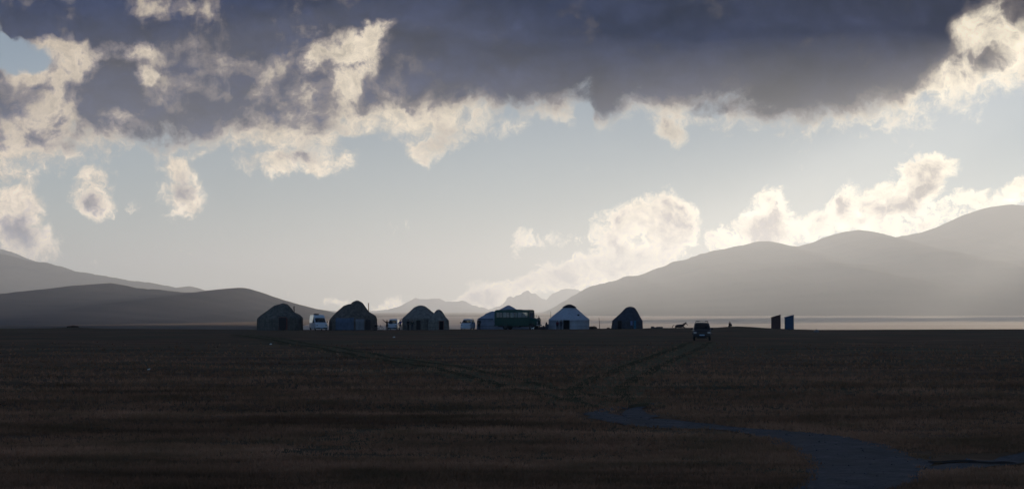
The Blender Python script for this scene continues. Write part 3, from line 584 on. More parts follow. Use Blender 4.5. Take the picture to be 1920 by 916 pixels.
# ------------------------------------------------------------------ felt tents
class Yurt:
    def __init__(s, label, levels, eave, D, fabric, wall_fabric=None, seed=0, squash=1.0):
        lv = np.array([(a, l, r) for a, l, r in levels], dtype=float); lv = lv[np.argsort(-lv[:, 0])]
        s.D = D; s.k = D / F; s.base = lv[0, 0]; s.cx = 0.5 * (lv[0, 1] + lv[0, 2]); s.lv = lv; s.sq = squash
        s.ph = lv[::-1, 0]
        X, Y = at(s.cx, D); s.root = empty('yurt', X, Y); tag(s.root, label, 'yurt')
        s.drop = EYE - (s.base - HY) * s.k - s.root.location.z          # the photographed foot of the wall sits on the ground
        N_ = 64; a = np.linspace(0, 2 * np.pi, N_, endpoint=False)
        def rings(pys, grow=1.0, lump=0.010):
            out = []
            for p in pys:
                c, w, z = s.ring(p)
                l = 1 + lump * 2 * fbm(np.cos(a) * 2.4 + seed * 5 + z * .5, np.sin(a) * 2.4 + z * 1.1 + seed, 4) + 0.004 * np.sign(np.sin(a * 11 + seed)) * 0
                r = w * grow * l
                out.append(np.stack([c + r * np.cos(a), s.sq * r * np.sin(a), np.full(N_, z) + (lump * 6 * fbm(np.cos(a) * 2 + seed, np.sin(a) * 2 + z, 3) if p < eave else 0)], 1))
            return out
        wl = np.concatenate([[s.base + 1.0], np.linspace(s.base, eave - .4, 10)]); rf = np.linspace(eave + 0.9, s.lv[-1, 0], 26)
        W_ = rings(wl, 0.985, 0.006); o = grid_mesh('wall', np.concatenate(W_), len(wl), N_, wall_fabric or fabric, wrap=True); o.parent = s.root
        Rg = rings(rf); top = Rg[-1].mean(0); Rg.append(np.tile(top + [0, 0, .02], (N_, 1)))
        o = grid_mesh('roof', np.concatenate(Rg), len(rf) + 1, N_, fabric, wrap=True); o.parent = s.root; s.roof = o
        # girth ropes round the wall and over the roof
        for f in (0.28, 0.72):
            p = s.base + (eave - s.base) * f; c, w, z = s.ring(p); w *= .985
            MB().tube([(c + (w + .03) * math.cos(q), s.sq * (w + .03) * math.sin(q), z) for q in np.linspace(0, 2 * np.pi, 49)], 0.022, 5).build('girth_rope', M['rope'], s.root)
    def ring(s, p):
        l = np.interp(p, s.ph, s.lv[::-1, 1]); r = np.interp(p, s.ph, s.lv[::-1, 2])
        return (0.5 * (l + r) - s.cx) * s.k, 0.5 * (r - l) * s.k, (s.base - p) * s.k + s.drop
    def surf(s, px, p, off=0.0):
        c, w, z = s.ring(p); x = (px - s.cx) * s.k; q = max(-0.995, min(0.995, (x - c) / w))
        return Vector((x, -s.sq * w * math.sqrt(1 - q * q) - off, z))
    def panel(s, name, px0, px1, p0, p1, m, off=0.06, thick=0.05, parent=None, nx=10, nz=8, sag=0.0):
        """cloth or board laid on the curve of the wall between photo columns px0..px1, rows p0..p1"""
        V = []
        for t in (off, off - thick):
            for j in range(nz + 1):
                for i in range(nx + 1):
                    q = s.surf(px0 + (px1 - px0) * i / nx, p0 + (p1 - p0) * j / nz, t); q.z -= sag * (math.sin(math.pi * i / nx)) * (1 - j / nz); V.append(q)
        n1 = nx + 1; nn_ = n1 * (nz + 1); Fs = []
        for b in (0, nn_):
            Fs += [(b + j * n1 + i, b + j * n1 + i + 1, b + (j + 1) * n1 + i + 1, b + (j + 1) * n1 + i) for j in range(nz) for i in range(nx)]
        rim = [i for i in range(n1)] + [j * n1 + nx for j in range(1, nz + 1)] + [nz * n1 + i for i in range(nx - 1, -1, -1)] + [j * n1 for j in range(nz - 1, 0, -1)]
        Fs += [(rim[k], rim[(k + 1) % len(rim)], rim[(k + 1) % len(rim)] + nn_, rim[k] + nn_) for k in range(len(rim))]
        return MB().add(V, Fs).build(name, m, parent or s.root)
    def door(s, px0, px1, p0, m=None, frame=None):
        d = s.panel('door', px0, px1, p0, s.base - .1, m or M['door_wood'], 0.09, 0.06)
        fm = frame or M['door_wood']; mb = MB()
        for q in (px0, px1): mb.tube([s.surf(q, p0, .1), s.surf(q, s.base + .3, .1)], 0.055, 6)
        mb.tube([s.surf(px0 - .6, p0, .1), s.surf(0.5 * (px0 + px1), p0 - .1, .12), s.surf(px1 + .6, p0, .1)], 0.06, 6)
        mb.build('door_frame', fm, d); return d
    def pipe(s, px, p0, p1, m, dy=0.4, r=0.075):
        q = s.surf(px, min(p1, s.base), 0); c, w, z0 = s.ring(p1); z1 = s.ring(p0)[2]
        z1 = (s.base - p0) * s.k + s.drop; z0 = (s.base - p1) * s.k + s.drop - .3
        y = q.y * 0.5; x = (px - s.cx) * s.k
        f = MB().tube([(x, y, z0), (x, y, z1)], r, 10).build('stove_pipe', m, s.root, True)
        MB().tube([(x, y, z1 - .02), (x, y, z1 + .05)], r * 1.5, 10).build('pipe_cowl', m, f)
    def cap(s, levels, m, name='crown_cover', dy=0.0, seed=1):
        lv = np.array(levels, dtype=float); lv = lv[np.argsort(-lv[:, 0])]; N_ = 32; a = np.linspace(0, 2 * np.pi, N_, endpoint=False); out = []
        for p in np.linspace(lv[0, 0], lv[-1, 0], 12):
            l = np.interp(p, lv[::-1, 0], lv[::-1, 1]); r = np.interp(p, lv[::-1, 0], lv[::-1, 2]); c = (0.5 * (l + r) - s.cx) * s.k; w = .5 * (r - l) * s.k; z = (s.base - p) * s.k + s.drop
            w = w * (1 + .06 * fbm(np.cos(a) * 2 + seed, np.sin(a) * 2 + z, 3))
            out.append(np.stack([c + w * np.cos(a), dy + w * np.sin(a), np.full(N_, z)], 1))
        out.append(np.tile(out[-1].mean(0) + [0, 0, .015], (N_, 1)))
        o = grid_mesh(name, np.concatenate(out), len(out), N_, m, wrap=True); o.parent = s.root; return o

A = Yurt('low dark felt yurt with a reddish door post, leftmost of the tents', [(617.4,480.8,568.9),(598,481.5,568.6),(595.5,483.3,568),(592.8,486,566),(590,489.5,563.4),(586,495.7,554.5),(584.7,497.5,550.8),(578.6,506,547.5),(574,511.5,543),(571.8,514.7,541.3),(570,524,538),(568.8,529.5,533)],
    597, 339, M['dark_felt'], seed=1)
A.door(528.3, 541, 594.5, M['door_wood'], M['red_wood']); A.panel('door_jamb', 541.6, 543.6, 596, 617.2, M['red_wood'], .1, .05)
A.pipe(552.2, 574.2, 586.5, M['iron'], r=.085); A.cap([(573,517,541),(570.6,522,538.5),(569,527,535),(568.2,530,532.5)], M['dark_felt'], 'crown_cover', seed=3)
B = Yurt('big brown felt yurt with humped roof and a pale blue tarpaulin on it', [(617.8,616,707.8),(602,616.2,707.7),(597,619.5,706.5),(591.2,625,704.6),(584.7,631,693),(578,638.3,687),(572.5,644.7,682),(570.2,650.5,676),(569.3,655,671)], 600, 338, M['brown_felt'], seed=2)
B.cap([(585,655,693),(578,655.5,687.6),(572,657,683.5),(567.3,659.8,680),(564.4,664,675.6),(563,668,672)], M['brown_felt'], dy=-.5, seed=5)
B.panel('tarpaulin', 632.5, 667, 594.6, 617.4, M['tarp'], .12, .05, sag=.12, nx=16); B.panel('canvas_sheet', 670.5, 686, 597.5, 617.4, M['grey_canvas'], .1, .05); B.panel('door', 688, 697, 598.5, 617.4, M['door_wood'], .09, .05)
B.pipe(691.2, 568.2, 583, M['rusty'], r=.07)
C = Yurt('grey felt yurt with two dark figures at its wall, joined by a smaller yurt', [(617.2,753.5,825),(598,753.8,825),(595.5,754.6,824),(587.4,763.6,815.5),(582.7,769.3,808.8),(576.6,775.8,801.5),(573.6,782.4,796),(572.5,786,792)], 597, 342, M['grey_felt'], seed=3)
C.door(783, 789.5, 600.5); C.pipe(808.4, 587, 592, M['iron'], r=.06); C.cap([(575.5,777.5,800),(573.4,782,796.5),(572.2,786.5,791.5)], M['grey_felt'], seed=4)
D_ = Yurt('small grey felt yurt with a dark doorway, beside the bigger grey yurt', [(617.3,801.8,842.9),(600.5,803.2,841.8),(598.5,804.6,840.6),(592.8,810,835),(586.7,814,831.5),(583.3,816.5,829),(581,819.2,826),(580.2,821.3,824)], 600, 337.5, M['grey_felt'], seed=4)
D_.door(824.2, 832, 601.4, M['void'], M['red_wood']); D_.cap([(584,815.6,829.8),(581.6,818.6,826.8),(580,821.5,823.8)], M['dark_felt'], seed=7)
E1 = Yurt('bluish white yurt half hidden behind the rear of the green bus', [(616.2,893,957),(597.5,894.5,955.5),(595.8,898.5,951.5),(590.5,907.5,942.5),(587.2,911,939),(584.4,917.5,932.5),(583.2,922,928)], 596.5, 343, M['pale_felt'], seed=5)
E2 = Yurt('pale yurt hidden behind the green bus except for its dome', [(616,913,994),(597,914,993),(590,921,986),(583,931,976),(577,942.5,964.5),(574,948,959.5),(572.4,951.8,955.4)], 596, 345, M['pale_felt'], seed=6)
E2.cap([(578,941,966),(575,946,961),(572.2,951.5,955.6)], M['pale_felt'], seed=8)
E1.panel('felt_band', 899, 925, 596.6, 599, M['tarp'], .05, .04)
Fy = Yurt('white pointed yurt with a dark crown, two people at its dark door', [(616.2,1027.8,1105.2),(599.4,1028.2,1106),(598,1028.8,1105.6),(590,1038,1095),(580.6,1050,1084),(575,1057.4,1077.6),(572.5,1060.8,1074.6),(571.2,1065.5,1069.5)], 599, 340, M['white_felt'], seed=7)
Fy.door(1055.8, 1066.2, 599.8, M['void']); Fy.cap([(576.4,1053.6,1081.2),(573.4,1057.6,1077.6),(571.2,1061.8,1073.2),(570.2,1065.5,1069.8)], M['black_felt'], seed=9)
Fy.panel('roof_vent', 1081.8, 1085.6, 588.6, 591.4, M['void'], .05, .04, nx=3, nz=3); Fy.panel('wall_band', 1029.5, 1104.5, 600.0, 601.4, M['pale_felt'], .04, .03, nx=24)
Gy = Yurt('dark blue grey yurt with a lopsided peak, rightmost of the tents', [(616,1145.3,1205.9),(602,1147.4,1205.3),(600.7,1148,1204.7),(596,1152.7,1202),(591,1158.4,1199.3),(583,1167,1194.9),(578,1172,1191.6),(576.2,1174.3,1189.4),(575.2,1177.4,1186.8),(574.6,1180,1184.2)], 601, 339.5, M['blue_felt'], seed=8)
Gy.door(1157.2, 1164, 600.6, M['void'])
for nm, px0, px1, p0, p1, mm, lb in (('hanging_cloth', 1180.2, 1184.2, 601, 609, 'pale_blue_cloth', 'pale blue cloth hung on the wall of the lopsided yurt'), ('hanging_cloth', 1186.6, 1191, 600.4, 615.8, 'teal_cloth', 'long teal blue cloth hung on the wall of the lopsided yurt')):
    o = Gy.panel(nm, px0, px1, p0, p1, M[mm], .13, .03, nx=6); Mx = Gy.root.matrix_basis.copy(); o.parent = None; o.data.transform(Matrix.Translation(Gy.root.location)); tag(o, lb, 'cloth', 'cloths hung on the yurt')

# ------------------------------------------------------------------ vehicles
def wheel(parent, x, y, r, w, side):
    t = MB().torus((x, y, r), r - w * .42, w * .42, 'x', 28, 10).build('wheel', M['rubber'], parent, True)
    h = MB(); a = 6.28319 / 20
    h.tube([(x - w * .3, y, r), (x + w * .3, y, r)], r * .62, 20); h.tube([(x + side * w * .3, y, r), (x + side * w * .38, y, r)], r * .25, 12)
    h.build('rim', M['chrome'] if parent.name.startswith('car') else M['iron'], t); return t
def shell(root, st, hw, zb, paint, panes, name='body'):
    """car body from stations (y, belt z, top z, roof half-width factor); panes = {(name, material): [(i0, i1, kind)]} cells left open and glazed"""
    rows = []
    for (y, zbelt, zt, rf, wf) in st:
        h = hw * wf; tz = max(zbelt + .012, zt - .11); ri = h * rf
        half = [(h * .93, zb), (h, zb + .28 * (zbelt - zb)), (h * .985, zbelt), (ri if zt - zbelt > .2 else h * .95, tz if zt - zbelt > .2 else zbelt + .004), ((ri if zt - zbelt > .2 else h * .95) - .09, max(zt - .02, zbelt + .008)), (ri * .5, zt)]
        rows.append([(x, y, z) for x, z in half] + [(-x, y, z) for x, z in half[::-1]])
    n = len(rows[0]); V = [p for r in rows for p in r]; cell = {}
    kinds = {'right': [2], 'left': [8], 'top': [4, 5, 6]}
    for key, cells in panes.items():
        for (i0, i1, kd) in cells:
            for i in range(i0, i1):
                for j in kinds[kd]: cell[(i, j)] = key
    body, gl = MB(), {}
    Fb = []; Fg = {}
    for i in range(len(rows) - 1):
        for j in range(n - 1):
            f = (i * n + j, i * n + j + 1, (i + 1) * n + j + 1, (i + 1) * n + j)
            (Fg.setdefault(cell[(i, j)], []) if (i, j) in cell else Fb).append(f)
        Fb.append((i * n + n - 1, i * n, (i + 1) * n, (i + 1) * n + n - 1))
    Fb.append(tuple(range(n))[::-1]); Fb.append(tuple(range((len(rows) - 1) * n, len(rows) * n)))
    o = body.add(V, Fb).build(name, paint, root)
    for (nm, mt, idx), fs in Fg.items():
        used = sorted({i for f in fs for i in f}); mp = {k: q for q, k in enumerate(used)}
        MB().add([V[k] for k in used], [tuple(mp[i] for i in f) for f in fs]).build(nm, M[mt], root)
    return o
def lights_and_trim(root, hw, yf, zl, bump_z, lamp=(0.2, 0.13), grille=None, plate_z=None, bumper_m='plastic'):
    MB().box((0, yf - .05, bump_z), (hw * 1.96, .22, .20), bev=.05).build('bumper', M[bumper_m], root)
    for s in (-1, 1):
        h = MB().box((s * (hw - lamp[0] * .5 - .07), yf - .015, zl), (lamp[0], .09, lamp[1]), bev=.03).build('headlight', M['lamp'], root)
    if grille: MB().box((0, yf - .012, grille[1]), (grille[0], .05, grille[2]), bev=.01).build('grille', M['plastic'], root)
    if plate_z: MB().box((0, yf - .175, plate_z), (.52, .02, .12)).build('number_plate', M['plate'], root)
def mirror(root, s, x, y, z, w=.17, h=.26):
    q = MB().box((s * (x + .12), y, z), (w, .10, h), bev=.03); q.tube([(s * (x - .06), y + .05, z - .06), (s * (x + .10), y + .01, z - .03)], .025, 6); q.build('mirror', M['plastic'], root)
def seats(root, rows, hw, z):
    for y in rows:
        for s in (-1, 1):
            q = MB().box((s * hw * .48, y, z), (hw * .62, .5, .16), bev=.04); q.box((s * hw * .48, y + .24, z + .34), (hw * .6, .14, .62), bev=.04); q.box((s * hw * .48, y + .26, z + .74), (.24, .1, .18), bev=.03)
            q.build('seat', M['seat'], root)
def veh(name, label, cat, px, D, rz):
    X, Y = at(px, D); return tag(empty(name, X, Y, rz=R(rz)), label, cat)

# high-roofed van between the two left-hand yurts (front faces the camera)
v = veh('van', 'white high-roofed van parked between the two left-hand yurts', 'van', 599.5, 336, 18)
st = [(-1.5, .92, 1.02, .8, .90), (-1.42, 1.08, 1.16, .84, .97), (-.72, 1.22, 1.30, .86, 1), (-.66, 1.24, 1.36, .88, 1), (.10, 1.26, 2.10, .88, 1), (.34, 1.26, 2.52, .86, 1), (.70, 1.26, 2.66, .85, 1), (1.0, 1.26, 2.68, .85, 1), (2.1, 1.26, 2.68, .85, 1), (2.2, 1.26, 2.68, .85, 1), (3.6, 1.26, 2.66, .85, 1), (3.72, 1.26, 2.6, .85, .99)]
shell(v, st, 1.03, .22, M['white_paint'], {('windscreen', 'dark_glass', 0): [(3, 4, 'top')], ('side_window', 'glass', 1): [(4, 6, 'left')], ('side_window', 'glass', 2): [(7, 8, 'left')], ('side_window', 'glass', 3): [(9, 10, 'left')], ('side_window', 'glass', 4): [(4, 6, 'right')], ('side_window', 'glass', 5): [(7, 8, 'right')], ('side_window', 'glass', 6): [(9, 10, 'right')]})
lights_and_trim(v, 1.0, -1.46, .86, .38, (.30, .24), (.9, .70, .16), .46)
for s in (-1, 1):
    mirror(v, s, 1.03, -.62, 1.42)
    for y in (-.75, 2.75): wheel(v, s * .93, y, .35, .24, s)
    MB().box((s * 1.035, 1.1, .80), (.03, 4.2, .07), bev=.01).build('side_moulding', M['plastic' if s > 0 else 'silver_paint'], v)
MB().box((-.42, .75, 2.74), (.70, .7, .16), bev=.03).build('roof_vent', M['plastic'], v)
seats(v, (.35, 1.4), 1.0, .95)
# small white minivan behind the person with outstretched arms
v = veh('car', 'small white minivan behind the person with outstretched arms', 'car', 737, 341, -5)
st = [(-1.3, .80, .86, .8, .90), (-1.2, .92, .98, .85, .97), (-.62, 1.02, 1.07, .86, 1), (-.56, 1.03, 1.12, .86, 1), (.02, 1.05, 1.70, .82, 1), (.18, 1.05, 1.84, .80, 1), (.5, 1.05, 1.92, .79, 1), (1.35, 1.05, 1.93, .79, 1), (1.45, 1.05, 1.93, .79, 1), (2.6, 1.05, 1.90, .79, 1), (2.72, 1.05, 1.82, .79, 1), (2.95, 1.05, 1.15, .82, .98), (2.98, .98, 1.04, .85, .97)]
shell(v, st, .85, .16, M['white_paint'], {('windscreen', 'car_glass', 0): [(3, 4, 'top')], ('rear_window', 'car_glass', 0): [(10, 11, 'top')], ('side_window', 'glass', 1): [(4, 7, 'left')], ('side_window', 'glass', 2): [(8, 10, 'left')], ('side_window', 'glass', 3): [(4, 7, 'right')], ('side_window', 'glass', 4): [(8, 10, 'right')]})
lights_and_trim(v, .83, -1.26, .78, .34, (.26, .18), (.8, .62, .12), .42)
for s in (-1, 1):
    mirror(v, s, .85, -.5, 1.18, .15, .16)
    for y in (-.6, 2.05): wheel(v, s * .76, y, .31, .2, s)
seats(v, (.4, 1.4), .8, .55)
# silver minivan on its own between the twin yurts and the bus
v = veh('car', 'silver minivan standing alone between the small yurt and the bus', 'car', 875.6, 338, -9)
st = [(-1.45, .86, .92, .8, .90), (-1.34, .96, 1.02, .85, .97), (-.66, 1.04, 1.09, .86, 1), (-.60, 1.05, 1.14, .86, 1), (.05, 1.06, 1.64, .80, 1), (.2, 1.06, 1.76, .78, 1), (.55, 1.06, 1.83, .77, 1), (1.4, 1.06, 1.84, .77, 1), (1.5, 1.06, 1.84, .77, 1), (2.7, 1.06, 1.81, .77, 1), (2.85, 1.06, 1.72, .77, 1), (3.1, 1.06, 1.18, .82, .98), (3.14, 1.0, 1.06, .85, .97)]
shell(v, st, .90, .15, M['silver_paint'], {('windscreen', 'car_glass', 0): [(3, 4, 'top')], ('rear_window', 'car_glass', 0): [(10, 11, 'top')], ('side_window', 'glass', 1): [(4, 7, 'left')], ('side_window', 'glass', 2): [(8, 10, 'left')], ('side_window', 'glass', 3): [(4, 7, 'right')], ('side_window', 'glass', 4): [(8, 10, 'right')]})
lights_and_trim(v, .88, -1.41, .80, .32, (.30, .17), (.86, .66, .10), .40, 'silver_paint')
for s in (-1, 1):
    mirror(v, s, .90, -.52, 1.20, .2, .18)
    for y in (-.7, 2.1): wheel(v, s * .80, y, .32, .21, s)
seats(v, (.4, 1.4), .85, .52)
# dark four-wheel drive coming down the grass track
v = veh('car', 'dark four-wheel drive with a roof rack driving on the grass track', 'car', 1316, 206, -5.0)
st = [(-1.95, .92, .99, .86, .93), (-1.86, 1.02, 1.09, .88, .985), (-.92, 1.10, 1.15, .88, 1), (-.86, 1.11, 1.19, .88, 1), (-.34, 1.13, 1.70, .84, 1), (-.2, 1.13, 1.81, .83, 1), (.1, 1.13, 1.86, .82, 1), (.75, 1.13, 1.87, .82, 1), (.85, 1.13, 1.87, .82, 1), (1.95, 1.13, 1.86, .82, 1), (2.1, 1.13, 1.80, .82, 1), (2.2, 1.13, 1.24, .85, .99), (2.24, 1.05, 1.10, .86, .98)]
shell(v, st, .93, .40, M['dark_paint'], {('windscreen', 'dark_glass', 0): [(3, 4, 'top')], ('rear_window', 'dark_glass', 0): [(10, 11, 'top')], ('side_window', 'dark_glass', 1): [(4, 7, 'left')], ('side_window', 'dark_glass', 2): [(8, 10, 'left')], ('side_window', 'dark_glass', 3): [(4, 7, 'right')], ('side_window', 'dark_glass', 4): [(8, 10, 'right')]})
lights_and_trim(v, .92, -1.90, .84, .56, (.30, .18), (.92, .84, .16), .60)
MB().box((0, -.2, .32), (1.0, 2.6, .12)).build('underbody', M['plastic'], v)
for s in (-1, 1):
    mirror(v, s, .93, -.72, 1.24, .2, .17)
    for y in (-1.25, 1.35): wheel(v, s * .80, y, .38, .26, s)
    MB().tube([(s * .95, -1.7, .66), (s * .965, -1.25, .84), (s * .95, -.8, .66)], [.05, .06, .05], 8).build('wheel_arch', M['plastic'], v)
    MB().box((s * .90, -1.4, 1.04), (.10, .9, .05), bev=.02).build('fender_trim', M['chrome'], v)
rk = MB()
for s in (-1, 1): rk.tube([(s * .62, .0, 1.97), (s * .62, 1.9, 1.97)], .025, 6)
for y in (.0, .5, 1.0, 1.45, 1.9): rk.tube([(-.62, y, 1.97), (.62, y, 1.97)], .02, 6)
for s in (-1, 1):
    for y in (.1, 1.0, 1.8): rk.tube([(s * .62, y, 1.80), (s * .62, y, 1.97)], .022, 6)
rk.box((-.42, .4, 2.01), (.38, .5, .05), bev=.02); rk.box((.45, .5, 2.01), (.3, .4, .05), bev=.02)
rk.build('roof_rack', M['iron'], v)
seats(v, (.25, 1.2), .9, .65)

# old bonneted bus (scaled at the end to its full size); built nose towards +x, then turned a little to the camera
X, Y = at(969, 336.5); bus = tag(empty('bus', X, Y, rz=R(-22)), 'green bonneted bus parked in front of the white yurts', 'bus')
hwb, zf, zr = 1.22, .62, 3.17
b = MB(); nseg = 9
xs = [-3.30, -3.22, -2.0, -.72, .60, 1.42, 1.86, 2.12]      # pillars between the windows
def bus_prof(x):   # roof height and half width along the body
    e = max(0, (abs(x + .5) - 2.6) / 1.0); return zr - .10 * e ** 2 - (.05 if x < -3.25 else 0), hwb * (1 - .035 * e ** 2)
W0, W1 = 1.92, 2.72
sec = []
for x in [-3.36, -3.28, -3.18, -3.08] + [q for p in [(-2.05, -1.95), (-.80, -.70), (.50, .62), (1.22, 1.30), (1.82, 1.90), (2.30, 2.36), (2.52, 2.56)] for q in p]:
    t, h = bus_prof(x); k = 0 if x > -3.33 else .12
    half = [(h * (1 - k), zf), (h, zf + .5), (h, W0), (h * .97, W1), (h * .88, t - .14), (h * .55, t - .02)]
    sec.append([(x, -y, z) for y, z in half] + [(x, y, z) for y, z in half[::-1]])
n = 12; V = [p for r in sec for p in r]; Fb = []; Fg = {}
win = {3: 1, 5: 2, 7: 3, 9: 4, 11: 5, 13: 6}
for i in range(len(sec) - 1):
    for j in range(n):
        f = (i * n + j, i * n + (j + 1) % n, (i + 1) * n + (j + 1) % n, (i + 1) * n + j)
        if i in win and j in (2, 8): Fg[(win[i], j)] = f
        else: Fb.append(f)
Fb.append(tuple(range(n))[::-1])
# the windscreen wall closes the front
last = (len(sec) - 1) * n; xf = 2.56
b.add(V, Fb); t, h = bus_prof(xf)
b.box((xf + .02, 0, 1.55), (.06, h * 1.96, .68)); b.box((xf + .0, 0, 2.88), (.06, h * 1.74, .36)); b.box((xf + .01, 0, 2.25), (.05, .08, .76))
for s in (-1, 1): b.box((xf + .0, s * h * .94, 2.25), (.05, .14, .76))
body = b.build('body', M['green_paint'], bus)
for (w_, j), f in Fg.items():
    fr = MB().add([V[k] for k in f], [(0, 1, 2, 3)]).build('side_window', M['glass'], bus)
for s in (-1, 1): MB().box((xf + .03, s * .55, 2.29), (.02, 1.0, .84)).build('windscreen', M['clear_glass'], bus)
hd = MB()
hood = [(2.55, 1.05, 1.90), (3.1, 1.0, 1.78), (3.55, .92, 1.66), (3.78, .80, 1.52)]
hv = []; 
for x, w_, t_ in hood: hv += [(x, -w_, .75), (x, -w_, t_ - .28), (x, -w_ * .72, t_), (x, w_ * .72, t_), (x, w_, t_ - .28), (x, w_, .75)]
hf = [(i * 6 + j, i * 6 + (j + 1) % 6, (i + 1) * 6 + (j + 1) % 6, (i + 1) * 6 + j) for i in range(3) for j in range(6)] + [tuple(range(6))[::-1], tuple(range(18, 24))]
hd.add(hv, hf).build('bonnet', M['green_paint'], bus)
gr = MB()
for k in range(6): gr.box((3.80, 0, .92 + .085 * k), (.04, 1.0, .05))
gr.build('grille', M['plastic'], bus)
for s in (-1, 1):
    MB().tube([(3.66, s * .68, 1.08), (3.83, s * .68, 1.08)], [.13, .15], 14).build('headlight', M['lamp'], bus)
    q = MB(); q.tube([(2.62, s * 1.08, 2.2), (2.78, s * 1.34, 2.2)], .02, 5); q.box((2.78, s * 1.40, 2.12), (.05, .16, .34), bev=.02); q.build('mirror', M['plastic'], bus)
    fd = MB(); fd.add([(2.9 + .62 * math.cos(a), s * y, .50 + .62 * math.sin(a)) for a in np.linspace(.1, 3.04, 10) for y in (.95, 1.20)], [(2 * i, 2 * i + 2, 2 * i + 3, 2 * i + 1) for i in range(9)]); fd.build('mudguard', M['green_paint'], bus)
    for x in (2.9, -1.55):
        tr = MB().torus((x, s * 1.02, .46), .34, .13, 'y', 28, 10).build('wheel', M['rubber'], bus, True)
        MB().tube([(x, s * .95, .46), (x, s * 1.09, .46)], .24, 18).build('rim', M['iron'], tr)
    ar = MB().tube([(-1.55 + .58 * math.cos(a), s * 1.235, .52 + .58 * math.sin(a)) for a in np.linspace(.15, 2.99, 12)], .035, 6).build('wheel_arch', M['plastic'], bus)
    MB().box((-.4, s * 1.235, 1.80), (5.7, .03, .06)).build('side_moulding', M['plastic'], bus)
MB().box((3.86, 0, .68), (.12, 2.1, .20), bev=.03).build('bumper', M['chrome'], bus); MB().box((-3.42, 0, .66), (.12, 2.2, .18), bev=.03).build('bumper', M['plastic'], bus)
MB().box((-.4, 0, .52), (5.2, 1.0, .18)).build('chassis', M['plastic'], bus); MB().box((.3, -.85, .50), (1.2, .5, .34), bev=.03).build('fuel_tank', M['plastic'], bus)
dr = MB(); dr.box((1.56, -1.245, 1.28), (.60, .03, 1.22)); dr.box((1.56, -1.25, 1.28), (.02, .04, 1.2)); dr.build('door', M['green_paint'], bus)
MB().box((-.4, 0, 3.17), (2.2, 1.3, .06), bev=.02).build('roof_hatch', M['green_paint'], bus)
for k, (x0, x1, z0, mm) in enumerate([(-3.04, -2.62, 1.95, 'curtain'), (-2.55, -2.08, 1.95, 'curtain'), (-1.90, -1.40, 1.95, 'pale_curtain'), (-1.32, -.84, 1.95, 'curtain'), (-.62, -.42, 1.95, 'pale_curtain'), (-.05, .2, 1.98, 'curtain')]):
    c = MB(); nn_ = 12
    c.add([(x0 + (x1 - x0) * i / nn_, -1.10 + .03 * math.sin(i * 2.1), z) for z in (z0, 2.70) for i in range(nn_ + 1)], [(i, i + 1, i + nn_ + 2, i + nn_ + 1) for i in range(nn_)]); c.build('curtain', M[mm], bus)
for x in (-2.7, -1.9, -1.1, -.3, .6):
    for s in (-1, 1):
        q = MB().box((x, s * .72, 1.25), (.45, .8, .14), bev=.04); q.box((x - .22, s * .72, 1.62), (.14, .78, .66), bev=.05); q.build('seat', M['seat'], bus)
q = MB().box((2.1, -.55, 1.35), (.5, .6, .14), bev=.04); q.box((1.86, -.55, 1.72), (.12, .58, .66), bev=.05); q.build('seat', M['seat'], bus)
MB().torus((2.36, .55, 1.98), .24, .02, 'x', 20, 6).build('steering_wheel', M['plastic'], bus)

bus.scale = (1.055, 1.055, 1.055)

